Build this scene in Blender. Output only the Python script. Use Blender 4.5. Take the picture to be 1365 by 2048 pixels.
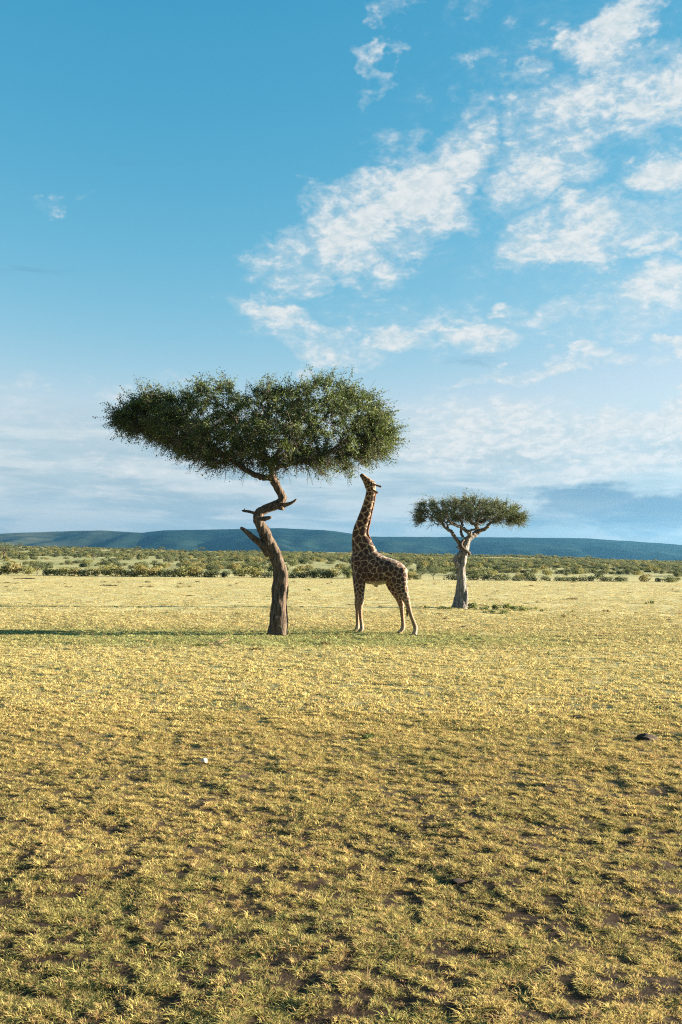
import bpy, math, random
import numpy as np
from mathutils import Vector, Matrix

# ------------------------------------------------------------------ reset
for o in list(bpy.data.objects):
    bpy.data.objects.remove(o, do_unlink=True)
scene = bpy.context.scene
C = scene.collection
R = math.radians

# ------------------------------------------------------------------ camera
CAM_H, FPX, HORIZ = 2.5, 1991.0, 1112.0
cam_d = bpy.data.cameras.new('camera')
cam_d.sensor_fit = 'VERTICAL'
cam_d.sensor_height = 36.0
cam_d.lens = FPX / 2048.0 * 36.0
cam_d.clip_start = 0.1
cam_d.clip_end = 40000.0
PITCH = math.atan((HORIZ - 1024.0) / FPX)
cam = bpy.data.objects.new('camera', cam_d)
C.objects.link(cam)
cam.location = (0, 0, CAM_H)
ROLL = R(-0.55)                                # the photograph leans a little: horizon lower on the right
CAMROT = Matrix.Rotation(PITCH, 3, 'X') @ Matrix.Rotation(ROLL, 3, 'Y')
cam.rotation_euler = (CAMROT @ Matrix.Rotation(R(90), 3, 'X')).to_euler()
scene.camera = cam

# ------------------------------------------------------------------ exposure
scene.view_settings.view_transform = 'Standard'
scene.view_settings.look = 'None'
scene.view_settings.exposure = 2.75
scene.view_settings.gamma = 1.0
scene.view_settings.use_curve_mapping = False
scene.cycles.use_denoising = False
scene.cycles.filter_width = 1.15
scene.cycles.use_adaptive_sampling = False
scene.cycles.max_bounces = 4
scene.cycles.diffuse_bounces = 2
scene.cycles.transparent_max_bounces = 8
scene.cycles.volume_bounces = 0
scene.cycles.sample_clamp_indirect = 6.0

# ------------------------------------------------------------------ sun
SUN_EL, SUN_AZ = R(9.4), R(83.0)          # azimuth measured from +Y towards +X
sun_vec = Vector((math.sin(SUN_AZ) * math.cos(SUN_EL), math.cos(SUN_AZ) * math.cos(SUN_EL), math.sin(SUN_EL)))
sd = bpy.data.lights.new('sun', 'SUN')
sd.energy = 5.0
sd.angle = R(0.5)
sd.color = (1.0, 0.88, 0.70)
sun = bpy.data.objects.new('sun', sd)
C.objects.link(sun)
sun.rotation_euler = (-sun_vec).to_track_quat('-Z', 'Y').to_euler()
sun.location = (60, 10, 30)


# ------------------------------------------------------------------ node helpers
class NT:
    def __init__(self, tree):
        self.t = tree

    def n(self, typ, **kw):
        nd = self.t.nodes.new(typ)
        for k, v in kw.items():
            setattr(nd, k, v)
        return nd

    def link(self, a, b):
        self.t.links.new(a, b)

    def _set(self, sock, v):
        if isinstance(v, (int, float)):
            sock.default_value = v
        elif isinstance(v, (tuple, list)):
            sock.default_value = v
        else:
            self.link(v, sock)

    def math(self, op, a, b=None, c=None, clamp=False):
        nd = self.n('ShaderNodeMath', operation=op, use_clamp=clamp)
        self._set(nd.inputs[0], a)
        if b is not None:
            self._set(nd.inputs[1], b)
        if c is not None:
            self._set(nd.inputs[2], c)
        return nd.outputs[0]

    def mapr(self, v, a, b, c=0.0, d=1.0, interp='SMOOTHSTEP'):
        nd = self.n('ShaderNodeMapRange', interpolation_type=interp)
        self._set(nd.inputs[0], v)
        nd.inputs[1].default_value = a
        nd.inputs[2].default_value = b
        nd.inputs[3].default_value = c
        nd.inputs[4].default_value = d
        return nd.outputs[0]

    def mix(self, f, a, b, blend='MIX'):
        nd = self.n('ShaderNodeMix', data_type='RGBA', blend_type=blend)
        self._set(nd.inputs[0], f)
        for s, v in ((nd.inputs[6], a), (nd.inputs[7], b)):
            if isinstance(v, (tuple, list)):
                s.default_value = tuple(v) + ((1.0,) if len(v) == 3 else ())
            else:
                self.link(v, s)
        return nd.outputs[2]

    def noise(self, vec, scale, detail=4, rough=0.55, dist=0.0):
        nd = self.n('ShaderNodeTexNoise')
        nd.inputs['Scale'].default_value = scale
        nd.inputs['Detail'].default_value = detail
        nd.inputs['Roughness'].default_value = rough
        nd.inputs['Distortion'].default_value = dist
        if vec is not None:
            self.link(vec, nd.inputs['Vector'])
        return nd.outputs['Fac']

    def mapping(self, vec, loc=(0, 0, 0), rot=(0, 0, 0), scale=(1, 1, 1), typ='POINT'):
        nd = self.n('ShaderNodeMapping', vector_type=typ)
        self.link(vec, nd.inputs[0])
        nd.inputs['Location'].default_value = loc
        nd.inputs['Rotation'].default_value = rot
        nd.inputs['Scale'].default_value = scale
        return nd.outputs[0]


def pix_dir(px, py):
    """world direction through a photograph pixel (used to find azimuth/elevation of a cloud)"""
    v = Vector(((px - 682.5) / FPX, 1.0, (1024.0 - py) / FPX))
    return (CAMROT @ v).normalized()


# ------------------------------------------------------------------ world: daylight sky with cloud layers
world = bpy.data.worlds.new('World')
scene.world = world
world.use_nodes = True
wt = NT(world.node_tree)
wt.t.nodes.clear()
out = wt.n('ShaderNodeOutputWorld')
bg = wt.n('ShaderNodeBackground')
bg.inputs['Strength'].default_value = 0.06
wt.link(bg.outputs[0], out.inputs['Surface'])
sky = wt.n('ShaderNodeTexSky', sky_type='NISHITA')
sky.sun_disc = False
sky.sun_elevation = SUN_EL
sky.sun_rotation = SUN_AZ
sky.altitude = 1500
sky.air_density = 1.0
sky.dust_density = 0.6
sky.ozone_density = 1.2
tc = wt.n('ShaderNodeTexCoord')
dirv = tc.outputs['Generated']
sep = wt.n('ShaderNodeSeparateXYZ')
wt.link(dirv, sep.inputs[0])
az = wt.math('ARCTAN2', sep.outputs[0], sep.outputs[1])
el = wt.math('ARCSINE', sep.outputs[2])
cmb = wt.n('ShaderNodeCombineXYZ')
wt.link(az, cmb.inputs[0])
wt.link(el, cmb.inputs[1])
ae = cmb.outputs[0]
sc_ = wt.n('ShaderNodeSeparateColor')
wt.link(sky.outputs[0], sc_.inputs[0])
cc_ = wt.n('ShaderNodeCombineColor')
grade = [wt.math('MULTIPLY', wt.math('POWER', sc_.outputs[k], p_), g_) for k, (g_, p_) in enumerate(((.330, 2.1), (.751, .77), (1.032, .5)))]
grade[1] = wt.math('SMOOTH_MIN', grade[1], wt.math('MULTIPLY', grade[2], .93), .2)
grade[0] = wt.math('SMOOTH_MIN', grade[0], wt.math('MULTIPLY', grade[1], .80), .25)   # colour grade of the clear sky
for k in range(3):
    wt.link(grade[k], cc_.inputs[k])
skycol = cc_.outputs[0]

# photograph-scale cloud banks: centre x, y, half width, half height (pixels at 1991 px focal), tilt, weight
BANKS = [
    (700, 465, 205, 95, 27, 1.05), (840, 380, 150, 95, 48, 1.05), (935, 280, 115, 62, 50, .85), (640, 550, 130, 36, 10, .9),
    (785, 545, 90, 40, 15, .75), (890, 440, 90, 45, 20, .8), (755, 135, 50, 24, 55, .7), (738, 200, 45, 20, 55, .55),
    (1215, 95, 95, 48, 30, .95), (1180, 195, 190, 75, 12, .9), (1320, 180, 100, 90, 50, 1.0), (1250, 25, 130, 60, 30, .85),
    (1065, 130, 60, 30, 45, .6), (945, 110, 40, 22, 0, .5), (1090, 330, 175, 85, 22, .9), (1320, 350, 90, 34, 5, .95),
    (1215, 390, 60, 22, 0, .6), (1180, 460, 215, 66, 8, .95), (1335, 480, 70, 28, 10, .9), (1060, 490, 80, 40, 10, .7),
    (1320, 590, 140, 65, 20, .95), (535, 632, 120, 46, -10, .85), (665, 690, 100, 36, -15, .9), (800, 680, 105, 38, -12, .9),
    (945, 665, 115, 36, -10, .9), (1130, 620, 130, 36, 5, .75), (1018, 612, 45, 20, 0, .9), (1210, 715, 90, 28, 0, 1.0),
    (1060, 740, 105, 26, 10, .95), (950, 765, 90, 16, 5, .7), (230, 780, 65, 26, 5, .7), (370, 760, 80, 24, 0, .6),
    (130, 405, 30, 16, 0, .45), (60, 770, 80, 22, 0, .5), (790, 10, 50, 28, 30, .6), (930, 20, 60, 30, 10, .4),
    (925, 185, 40, 22, 20, .5), (885, 830, 130, 42, 0, .8), (1010, 875, 280, 70, 6, 1.05), (1260, 850, 230, 50, 8, 1.1), (1180, 950, 200, 22, 3, .9), (1330, 900, 120, 60, 0, .9),
    (1180, 920, 260, 55, 0, .8), (1350, 690, 40, 16, 0, .9), (130, 860, 190, 50, -12, .6), (610, 745, 50, 24, 10, .8),
    (270, 930, 300, 70, 0, .6), (1150, 320, 430, 360, 20, .40), (900, 650, 480, 80, 0, .42), (1200, 600, 260, 120, 10, .42),
]
cmb1 = wt.n('ShaderNodeCombineXYZ')
wz = wt.noise(wt.mapping(ae, scale=(1, 1.5, 1)), 13.0, 4, .6)
wy = wt.noise(wt.mapping(ae, loc=(7, 3, 0), scale=(1, 1.5, 1)), 15.0, 4, .6)
wt.link(wt.math('MULTIPLY_ADD', wt.math('SUBTRACT', wz, .5), .17, az), cmb1.inputs[0])      # ragged bank outlines
wt.link(wt.math('MULTIPLY_ADD', wt.math('SUBTRACT', wy, .5), .085, el), cmb1.inputs[1])
cmb1.inputs[2].default_value = 1.0


def bank(cx, cy, rx, ry, ang):
    """squared distance from a bank's centre in units of its half sizes"""
    d = pix_dir(cx, cy)
    a0, e0 = math.atan2(d.x, d.y), math.asin(d.z)
    c, s = math.cos(R(ang)), math.sin(R(ang))
    o = []
    for (ux, uy, r) in ((c, s, rx / FPX), (-s, c, ry / FPX)):
        dt = wt.n('ShaderNodeVectorMath', operation='DOT_PRODUCT')
        wt.link(cmb1.outputs[0], dt.inputs[0])
        dt.inputs[1].default_value = (ux / r, uy / r, -(a0 * ux + e0 * uy) / r)
        o.append(dt.outputs['Value'])
    return wt.math('MULTIPLY_ADD', o[0], o[0], wt.math('MULTIPLY', o[1], o[1]))


cov = None
for (cx, cy, rx, ry, ang, wgt) in BANKS:
    m = wt.math('MULTIPLY_ADD', bank(cx, cy, rx, ry, ang), -wgt / 1.6, wgt)
    cov = wt.math('MAXIMUM', 0.0 if cov is None else cov, m)
# elsewhere round the horizon the same broken cloud goes on
wide = wt.noise(wt.mapping(ae, loc=(3.1, 1.7, 0), scale=(1, 1.8, 1)), 3.2, 2, .5)
wide = wt.mapr(wide, .48, .72, 0.0, .9)
inframe = wt.math('MULTIPLY', wt.mapr(wt.math('ABSOLUTE', az), R(20), R(27)), 1.0)
high = wt.mapr(el, R(29), R(36))
cov = wt.math('MAXIMUM', cov, wt.math('MULTIPLY', wide, wt.math('MAXIMUM', inframe, high)))
wv = wt.mapping(ae, rot=(0, 0, R(-18)), scale=(1, 1.55, 1))
n1_ = wt.noise(wv, 15.0, 8, .62, .45)
n2 = wt.noise(wt.mapping(ae, loc=(5, 2, 0), rot=(0, 0, R(-30)), scale=(1, 1.9, 1)), 62.0, 6, .64, .35)
# layered low deck along the horizon
lowv = wt.mapping(ae, loc=(2, .4, 0), rot=(0, 0, R(1.2)), scale=(1, 6.5, 1))
n3 = wt.noise(lowv, 4.5, 8, .6, .4)
n4 = wt.noise(wt.mapping(lowv, loc=(4, 2, 0)), 9.0, 7, .58, .3)
n1 = wt.n('ShaderNodeMix', data_type='FLOAT')
for k_, v_ in ((0, wt.mapr(el, R(9.5), R(6.5), 0, .8)), (2, n1_), (3, n4)):
    wt.link(v_, n1.inputs[k_])
n1 = n1.outputs[0]
val = wt.math('ADD', wt.math('MULTIPLY', cov, 0.88),
              wt.math('ADD', wt.math('MULTIPLY', wt.math('SUBTRACT', n1, .5), 1.7), wt.math('MULTIPLY', wt.math('SUBTRACT', n2, .5), .8)))
alpha = wt.math('MULTIPLY', wt.mapr(val, 0.30, 0.95), wt.mapr(cov, 0.02, 0.30))
veil = wt.math('MULTIPLY', wt.mapr(val, 0.10, 0.65, 0, .42), wt.mapr(cov, 0.05, 0.75))
alpha = wt.math('MAXIMUM', alpha, veil)
band = wt.mapr(el, R(9.3), R(5.0))
deck = wt.math('MULTIPLY', band, wt.mapr(n3, .30, .60, .35, 1.0))
deckcol = wt.mix(wt.mapr(n4, .40, .62), (.98, 1.34, 1.54), (1.76, 1.90, 1.92))
# darker rain-grey cloud low on the right
gm = wt.mapr(wt.math('ADD', wt.mapr(bank(1260, 1025, 330, 52, 3), 1.6, 0.05), wt.math('MULTIPLY', wt.math('SUBTRACT', n3, .5), 3.2)), .35, 1.05, 0, .62)
cloudcol = wt.mix(wt.mapr(n2, .35, .65), (1.62, 1.82, 1.88), (2.12, 2.14, 2.10))
c1 = wt.mix(wt.math('MULTIPLY', deck, .80), skycol, deckcol)
c2 = wt.mix(gm, c1, (.30, .72, 1.12))
c3 = wt.mix(wt.math('MULTIPLY', alpha, .93), c2, cloudcol)
wt.link(c3, bg.inputs['Color'])
world.cycles.sampling_method = 'MANUAL'
world.cycles.sample_map_resolution = 256


# ------------------------------------------------------------------ numeric noise
def _hash(ix, iy, iz, seed):
    h = (ix * 374761393 + iy * 668265263 + iz * 2147483647 + seed * 974634777) & 0xFFFFFFFF
    h = ((h ^ (h >> 13)) * 1274126177) & 0xFFFFFFFF
    h = (h ^ (h >> 16)) & 0xFFFFFFFF
    return h.astype(np.float64) / 4294967295.0


def vnoise(x, y, z=None, seed=0):
    x = np.asarray(x, float); y = np.asarray(y, float)
    z = np.zeros_like(x) if z is None else np.asarray(z, float)
    ix, iy, iz = np.floor(x).astype(np.int64), np.floor(y).astype(np.int64), np.floor(z).astype(np.int64)
    fx, fy, fz = x - ix, y - iy, z - iz
    fx, fy, fz = fx * fx * (3 - 2 * fx), fy * fy * (3 - 2 * fy), fz * fz * (3 - 2 * fz)
    r = 0
    for a in (0, 1):
        for b in (0, 1):
            for c in (0, 1):
                if c == 1 and not np.any(fz):
                    continue
                w = (fx if a else 1 - fx) * (fy if b else 1 - fy) * (fz if c else 1 - fz)
                r = r + w * _hash(ix + a, iy + b, iz + c, seed)
    return r


def fbm(x, y, z=None, octaves=4, seed=0, gain=.5):
    s, a, t = 0, 1.0, 0
    for k in range(octaves):
        f = 2.03 ** k
        s = s + a * vnoise(np.asarray(x) * f, np.asarray(y) * f, None if z is None else np.asarray(z) * f, seed + k * 17)
        t += a
        a *= gain
    return s / t


def sstep(a, b, x):
    t = np.clip((np.asarray(x, float) - a) / (b - a), 0, 1)
    return t * t * (3 - 2 * t)


# ------------------------------------------------------------------ mesh + object helpers
def np_mesh(name, verts, faces, smooth=True):
    """faces: (n,3) or (n,4) int array"""
    verts = np.asarray(verts, np.float32).reshape(-1, 3)
    faces = np.asarray(faces, np.int32)
    me = bpy.data.meshes.new(name)
    k = faces.shape[1]
    me.vertices.add(len(verts))
    me.vertices.foreach_set('co', verts.ravel())
    me.loops.add(faces.size)
    me.loops.foreach_set('vertex_index', faces.ravel())
    me.polygons.add(len(faces))
    me.polygons.foreach_set('loop_start', np.arange(0, faces.size, k, dtype=np.int32))
    me.polygons.foreach_set('loop_total', np.full(len(faces), k, np.int32))
    if smooth:
        me.polygons.foreach_set('use_smooth', np.ones(len(faces), bool))
    me.update(calc_edges=True)
    return me


def set_attr(me, name, data, typ='FLOAT', dom='POINT'):
    a = me.attributes.new(name, typ, dom)
    key = {'FLOAT': 'value', 'INT': 'value', 'FLOAT_VECTOR': 'vector', 'FLOAT_COLOR': 'color'}[typ]
    a.data.foreach_set(key, np.ascontiguousarray(data, np.int32 if typ == 'INT' else np.float32).ravel())


def obj(name, me, mat=None, parent=None, loc=None):
    o = bpy.data.objects.new(name, me)
    C.objects.link(o)
    if mat is not None and me is not None and not me.materials:
        me.materials.append(mat)
    if parent is not None:
        o.parent = parent
    if loc is not None:
        o.location = loc
    return o


def tag(o, label=None, cat=None, group=None, kind=None):
    if label: o['label'] = label
    if cat: o['category'] = cat
    if group: o['group'] = group
    if kind: o['kind'] = kind
    return o


def empty(name, loc, rz=0.0):
    o = bpy.data.objects.new(name, None)
    o.empty_display_size = .3
    C.objects.link(o)
    o.location = loc
    o.rotation_euler = (0, 0, rz)
    return o


class MB:
    """collects tubes etc. as triangles/quads (stored as quads, triangles repeat nothing)"""
    def __init__(self):
        self.v, self.q, self.tr = [], [], []

    def tube(self, pts, rad, n=8, cap=True, flute=None, seed=0):
        pts = [Vector(p) for p in pts]
        m = len(pts)
        t0 = (pts[1] - pts[0]).normalized()
        ref = Vector((0, 1, 0)) if abs(t0.y) < .9 else Vector((1, 0, 0))
        u = t0.cross(ref).normalized()
        base = len(self.v)
        for i, p in enumerate(pts):
            t = (pts[min(i + 1, m - 1)] - pts[max(i - 1, 0)]).normalized()
            u = (u - t * u.dot(t))
            if u.length < 1e-6:
                u = t.orthogonal()
            u.normalize()
            w = t.cross(u)
            for k in range(n):
                a = 2 * math.pi * k / n
                r = rad[i]
                if flute:
                    r *= flute(i / (m - 1), a)
                self.v.append(p + (u * math.cos(a) + w * math.sin(a)) * r)
        for i in range(m - 1):
            for k in range(n):
                a, b = base + i * n + k, base + i * n + (k + 1) % n
                self.q.append((a, b, b + n, a + n))
        if cap:
            for i, flip in ((0, True), (m - 1, False)):
                c = len(self.v)
                self.v.append(pts[i])
                for k in range(n):
                    a, b = base + i * n + k, base + i * n + (k + 1) % n
                    self.tr.append((b, a, c) if flip else (a, b, c))
        return self

    def rough(self, amp, freq, seed):
        V = np.array([tuple(v) for v in self.v])
        dsp = np.stack([fbm(V[:, 0] * freq, V[:, 1] * freq, V[:, 2] * freq * .4, 3, seed + k) - .5 for k in range(3)], 1)
        dsp[:, 2] *= .3
        V = V + dsp * amp * 2
        self.v = [Vector(v) for v in V]
        return self

    def mesh(self, name, smooth=True):
        me = bpy.data.meshes.new(name)
        me.from_pydata([tuple(v) for v in self.v], [], self.q + self.tr)
        if smooth:
            me.polygons.foreach_set('use_smooth', np.ones(len(me.polygons), bool))
        me.update()
        return me


def spline(pts, per=6):
    """Catmull-Rom through rows of numbers"""
    P = np.asarray(pts, float)
    P = np.vstack([2 * P[0] - P[1], P, 2 * P[-1] - P[-2]])
    o = []
    for i in range(1, len(P) - 2):
        for k in range(per):
            t = k / per
            o.append(.5 * ((2 * P[i]) + (-P[i - 1] + P[i + 1]) * t + (2 * P[i - 1] - 5 * P[i] + 4 * P[i + 1] - P[i + 2]) * t * t
                           + (-P[i - 1] + 3 * P[i] - 3 * P[i + 1] + P[i + 2]) * t ** 3))
    o.append(P[-2])
    return np.array(o)


# ------------------------------------------------------------------ materials
def new_mat(name):
    m = bpy.data.materials.new(name)
    m.use_nodes = True
    t = NT(m.node_tree)
    t.t.nodes.clear()
    o = t.n('ShaderNodeOutputMaterial')
    return m, t, o


def leaf_mat(name, ca, cb, trans=.45, attr='v', cc=None, rough=.6):
    """two-sided leaf: diffuse + translucent, colour runs ca..cb with a per-leaf number"""
    m, t, o = new_mat(name)
    a = t.n('ShaderNodeAttribute', attribute_name=attr)
    oi = t.n('ShaderNodeObjectInfo')
    col = t.mix(a.outputs['Fac'], ca, cb)
    if cc is not None:
        col = t.mix(t.mapr(oi.outputs['Random'], .15, .95), col, cc)
    d = t.n('ShaderNodeBsdfPrincipled')
    d.inputs['Roughness'].default_value = rough
    d.inputs['Specular IOR Level'].default_value = .25
    t.link(col, d.inputs['Base Color'])
    tr = t.n('ShaderNodeBsdfTranslucent')
    t.link(t.mix(.5, col, t.mix(1.0, col, (1.5, 1.45, .8), 'MULTIPLY')), tr.inputs['Color'])
    mx = t.n('ShaderNodeMixShader')
    mx.inputs[0].default_value = trans
    t.link(d.outputs[0], mx.inputs[1])
    t.link(tr.outputs[0], mx.inputs[2])
    t.link(mx.outputs[0], o.inputs['Surface'])
    return m


def solid_mat(name, ca, cb, scale=6.0, bump=.3, bscale=30.0, stretch=(1, 1, 1), rough=.9, bdist=.02):
    m, t, o = new_mat(name)
    tcn = t.n('ShaderNodeTexCoord')
    v = t.mapping(tcn.outputs['Object'], scale=stretch)
    f = t.noise(v, scale, 6, .62, .2)
    d = t.n('ShaderNodeBsdfPrincipled')
    d.inputs['Roughness'].default_value = rough
    d.inputs['Specular IOR Level'].default_value = .2
    t.link(t.mix(t.mapr(f, .33, .67), ca, cb), d.inputs['Base Color'])
    bn = t.noise(v, bscale, 5, .6, .3)
    b = t.n('ShaderNodeBump')
    b.inputs['Strength'].default_value = bump
    b.inputs['Distance'].default_value = bdist
    t.link(bn, b.inputs['Height'])
    t.link(b.outputs[0], d.inputs['Normal'])
    t.link(d.outputs[0], o.inputs['Surface'])
    return m


M_BARK1 = solid_mat('bark_brown', (.045, .032, .024), (.17, .12, .08), 8, 1.0, 13, (1.7, 1.7, .3), .95, .12)
M_BARK2 = solid_mat('bark_grey', (.09, .080, .070), (.29, .255, .215), 8, 1.0, 13, (1.7, 1.7, .3), .95, .10)
M_BRANCH1 = solid_mat('branch_brown', (.035, .026, .02), (.10, .075, .055), 8, .5, 30)
M_BRANCH2 = solid_mat('branch_grey', (.06, .05, .04), (.16, .135, .11), 8, .5, 30)
M_DEAD = solid_mat('dead_wood', (.22, .14, .07), (.42, .29, .16), 8, .5, 30)
M_LEAF1 = leaf_mat('leaf_green', (.010, .024, .010), (.12, .15, .034), .30)
M_LEAF2 = leaf_mat('leaf_grey_green', (.026, .044, .016), (.12, .14, .042), .3)
M_BUSH_Y = leaf_mat('bush_olive_yellow', (.095, .085, .03), (.29, .235, .085), .35, cc=(.17, .165, .055))
M_BUSH_G = leaf_mat('bush_grey_green', (.05, .062, .028), (.17, .175, .07), .35, cc=(.11, .12, .048))
M_BUSH_D = leaf_mat('bush_dark', (.035, .045, .022), (.10, .115, .045), .3)
M_WEED = leaf_mat('weed_green', (.045, .07, .022), (.16, .18, .05), .4)
M_DRYWEED = leaf_mat('weed_dry', (.10, .07, .03), (.26, .20, .08), .3)
M_DUNG = solid_mat('dung', (.022, .013, .008), (.07, .042, .026), 14, 1.0, 40, rough=.75)
M_STONE = solid_mat('pale_stone', (.40, .36, .33), (.66, .61, .57), 12, .6, 40)


# ------------------------------------------------------------------ terrain
def edge_y(x):
    return np.clip(109.0 - .06 * np.asarray(x, float), 90, 130) + 1.6 * (fbm(np.asarray(x) * .09, np.zeros_like(np.asarray(x, float)) + 3.3, octaves=3, seed=5) - .5) * 4


def terrain(x, y):
    x = np.asarray(x, float); y = np.asarray(y, float)
    near = 1 - sstep(60, 140, y)
    z = .05 * (fbm(x * .35, y * .35, octaves=3, seed=1) - .5) * 2
    z = z + .024 * (fbm(x * 1.7, y * 1.7, octaves=3, seed=2) - .5) * 2 * near
    z = z + .019 * (fbm(x * 6.0, y * 6.0, octaves=2, seed=3) - .5) * 2 * (1 - sstep(14, 34, y))
    a = x / np.maximum(y, 30.0)
    ridge = np.interp(a, [-.5, -.34, -.1, .03, .2, .343, .5], [7.2, 6.6, 5.0, 4.4, 2.4, .2, -.8])
    t = y - edge_y(x)
    z = z + ridge * np.clip(t / 600.0, 0, 1) ** 1.15
    z = z + 3.2 * (fbm(x * .008, y * .008, octaves=3, seed=9) - .5) * sstep(60, 500, t)
    z = z - 38.0 * sstep(720, 1500, y)
    return z


def ground_point(px, py):
    """where the ray through a photograph pixel meets the flat plain"""
    d = pix_dir(px, py)
    s = CAM_H / -d.z
    x, y = d.x * s, d.y * s
    return x, y, float(terrain(np.array([x]), np.array([y]))[0])


rows = [-30, -12, -4]
yv = 0.0
while yv < 15:
    rows.append(yv); yv += .075
while yv < 130:
    rows.append(yv); yv *= 1.0065
while yv < 11500:
    rows.append(yv); yv *= 1.035
rows = np.array(rows)
cols = np.linspace(-1, 1, 321)
hw = .56 * np.maximum(rows, 0) + 8.0
gx = cols[None, :] * hw[:, None]
gy = np.repeat(rows[:, None], len(cols), 1)
gz = terrain(gx, gy)
nR, nC = gx.shape
idx = np.arange(nR * nC).reshape(nR, nC)
fc = np.stack([idx[:-1, :-1], idx[:-1, 1:], idx[1:, 1:], idx[1:, :-1]], -1).reshape(-1, 4)
m, t, o_ = new_mat('savanna_ground')
geo = t.n('ShaderNodeNewGeometry')
pos = geo.outputs['Position']
sp = t.n('ShaderNodeSeparateXYZ')
t.link(pos, sp.inputs[0])
soil = t.mix(t.noise(pos, 9, 5, .6), (.026, .016, .010), (.060, .038, .023))
straw = t.mix(t.mapr(t.noise(pos, 1.4, 6, .65), .3, .7), (.43, .352, .15), (.545, .455, .205))
straw = t.mix(t.mapr(t.noise(t.mapping(pos, scale=(.35, 1, 1)), .33, 5, .6), .42, .68, 0, .45), straw, (.36, .31, .115))
fine = t.noise(t.mapping(pos, scale=(.6, 1, 1)), 7.0, 6, .68)
straw = t.mix(t.mapr(fine, .52, .72, 0, .35), straw, (.30, .245, .10))
# grazed green patch round the crooked tree
gx_ = t.math('ADD', sp.outputs[0], 2.5)
gy_ = t.math('MULTIPLY', t.math('SUBTRACT', sp.outputs[1], 30.5), 2.6)
gr = t.math('SQRT', t.math('ADD', t.math('MULTIPLY', gx_, gx_), t.math('MULTIPLY', gy_, gy_)))
gmask = t.math('ADD', t.mapr(gr, 13.5, 3.5), t.math('MULTIPLY', t.math('SUBTRACT', t.noise(pos, .8, 5, .6), .5), 1.0))
straw = t.mix(t.mapr(gmask, .3, .9, 0, .75), straw, (.32, .35, .14))
nearsoil = t.mix(t.mapr(sp.outputs[1], 8.0, 26.0), soil, straw)
scrub = t.mix(t.mapr(t.noise(t.mapping(pos, scale=(.5, 1, 1)), .05, 6, .6), .38, .62), (.37, .325, .14), (.25, .245, .10))
far = t.mix(t.mapr(sp.outputs[1], 100, 150), nearsoil, scrub)
lowland = t.mix(t.noise(pos, .004, 6, .6), (.045, .055, .03), (.09, .10, .05))
far = t.mix(t.mapr(sp.outputs[1], 850, 1400), far, lowland)
d = t.n('ShaderNodeBsdfPrincipled')
d.inputs['Roughness'].default_value = 1.0
d.inputs['Specular IOR Level'].default_value = .1
t.link(far, d.inputs['Base Color'])
b = t.n('ShaderNodeBump')
b.inputs['Strength'].default_value = .5
b.inputs['Distance'].default_value = .03
t.link(t.noise(pos, 14.0, 6, .65), b.inputs['Height'])
t.link(b.outputs[0], d.inputs['Normal'])
t.link(d.outputs[0], o_.inputs['Surface'])
M_GROUND = m
tag(obj('ground', np_mesh('ground', np.stack([gx, gy, gz], -1), fc), M_GROUND), kind='structure')

# ------------------------------------------------------------------ distant hills
hx_px = [-900, -300, 0, 100, 200, 285, 330, 450, 560, 650, 700, 740, 900, 1100, 1180, 1250, 1320, 1365, 1700, 2400]
hy_px = [1074, 1072, 1068, 1064, 1061, 1066, 1061, 1059, 1057, 1061, 1068, 1074, 1074, 1076, 1077, 1082, 1087, 1090, 1094, 1098]
HD = 5200.0
ha = np.linspace(-.78, .85, 420)
hr = np.linspace(2600, 7600, 90)
A, D = np.meshgrid(ha, hr, indexing='ij')
top = np.interp(A * FPX + 682.5, hx_px, hy_px)
zr = CAM_H + (HORIZ + A * FPX * math.tan(-ROLL) - top) / FPX * HD
X = A * D
spur = fbm(X * .0022, D * .0006, octaves=4, seed=21)
sharp = np.abs(fbm(X * .0035, D * .0012, octaves=3, seed=23) - .5) * 2
front = sstep(2900, HD, D) ** 1.15
back = 1 - sstep(HD + 200, 7600, D)
slope = np.where(D < HD, front, back)
mid = slope * (1 - slope) * 4
Z = -40 + (zr + 40) * slope + mid * (spur - .55) * 130 - mid * sharp * 45
Z = Z + (slope > .97) * (fbm(X * .012, D * .012, octaves=2, seed=29) - .5) * 5
nA, nD = A.shape
ix = np.arange(nA * nD).reshape(nA, nD)
hf = np.stack([ix[:-1, :-1], ix[1:, :-1], ix[1:, 1:], ix[:-1, 1:]], -1).reshape(-1, 4)
m, t, o_ = new_mat('hill_forest')
geo = t.n('ShaderNodeNewGeometry')
spx = t.n('ShaderNodeSeparateXYZ')
t.link(geo.outputs['Position'], spx.inputs[0])
f1 = t.noise(t.mapping(geo.outputs['Position'], scale=(.5, 1, 3)), .010, 9, .72)
forest = t.mix(t.mapr(f1, .35, .65), (.004, .014, .013), (.020, .034, .025))
grassy = t.mix(t.mapr(f1, .4, .6), (.035, .048, .03), (.14, .14, .085))
d = t.n('ShaderNodeBsdfPrincipled')
d.inputs['Roughness'].default_value = 1.0
d.inputs['Specular IOR Level'].default_value = 0.0
t.link(t.mix(t.mapr(t.math('ADD', spx.outputs[0], t.math('MULTIPLY', t.math('SUBTRACT', f1, .5), 1500)), -1700, -800), grassy, forest), d.inputs['Base Color'])
t.link(d.outputs[0], o_.inputs['Surface'])
tag(obj('hills', np_mesh('hills', np.stack([X, D, Z], -1), hf), m), kind='structure')

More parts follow.
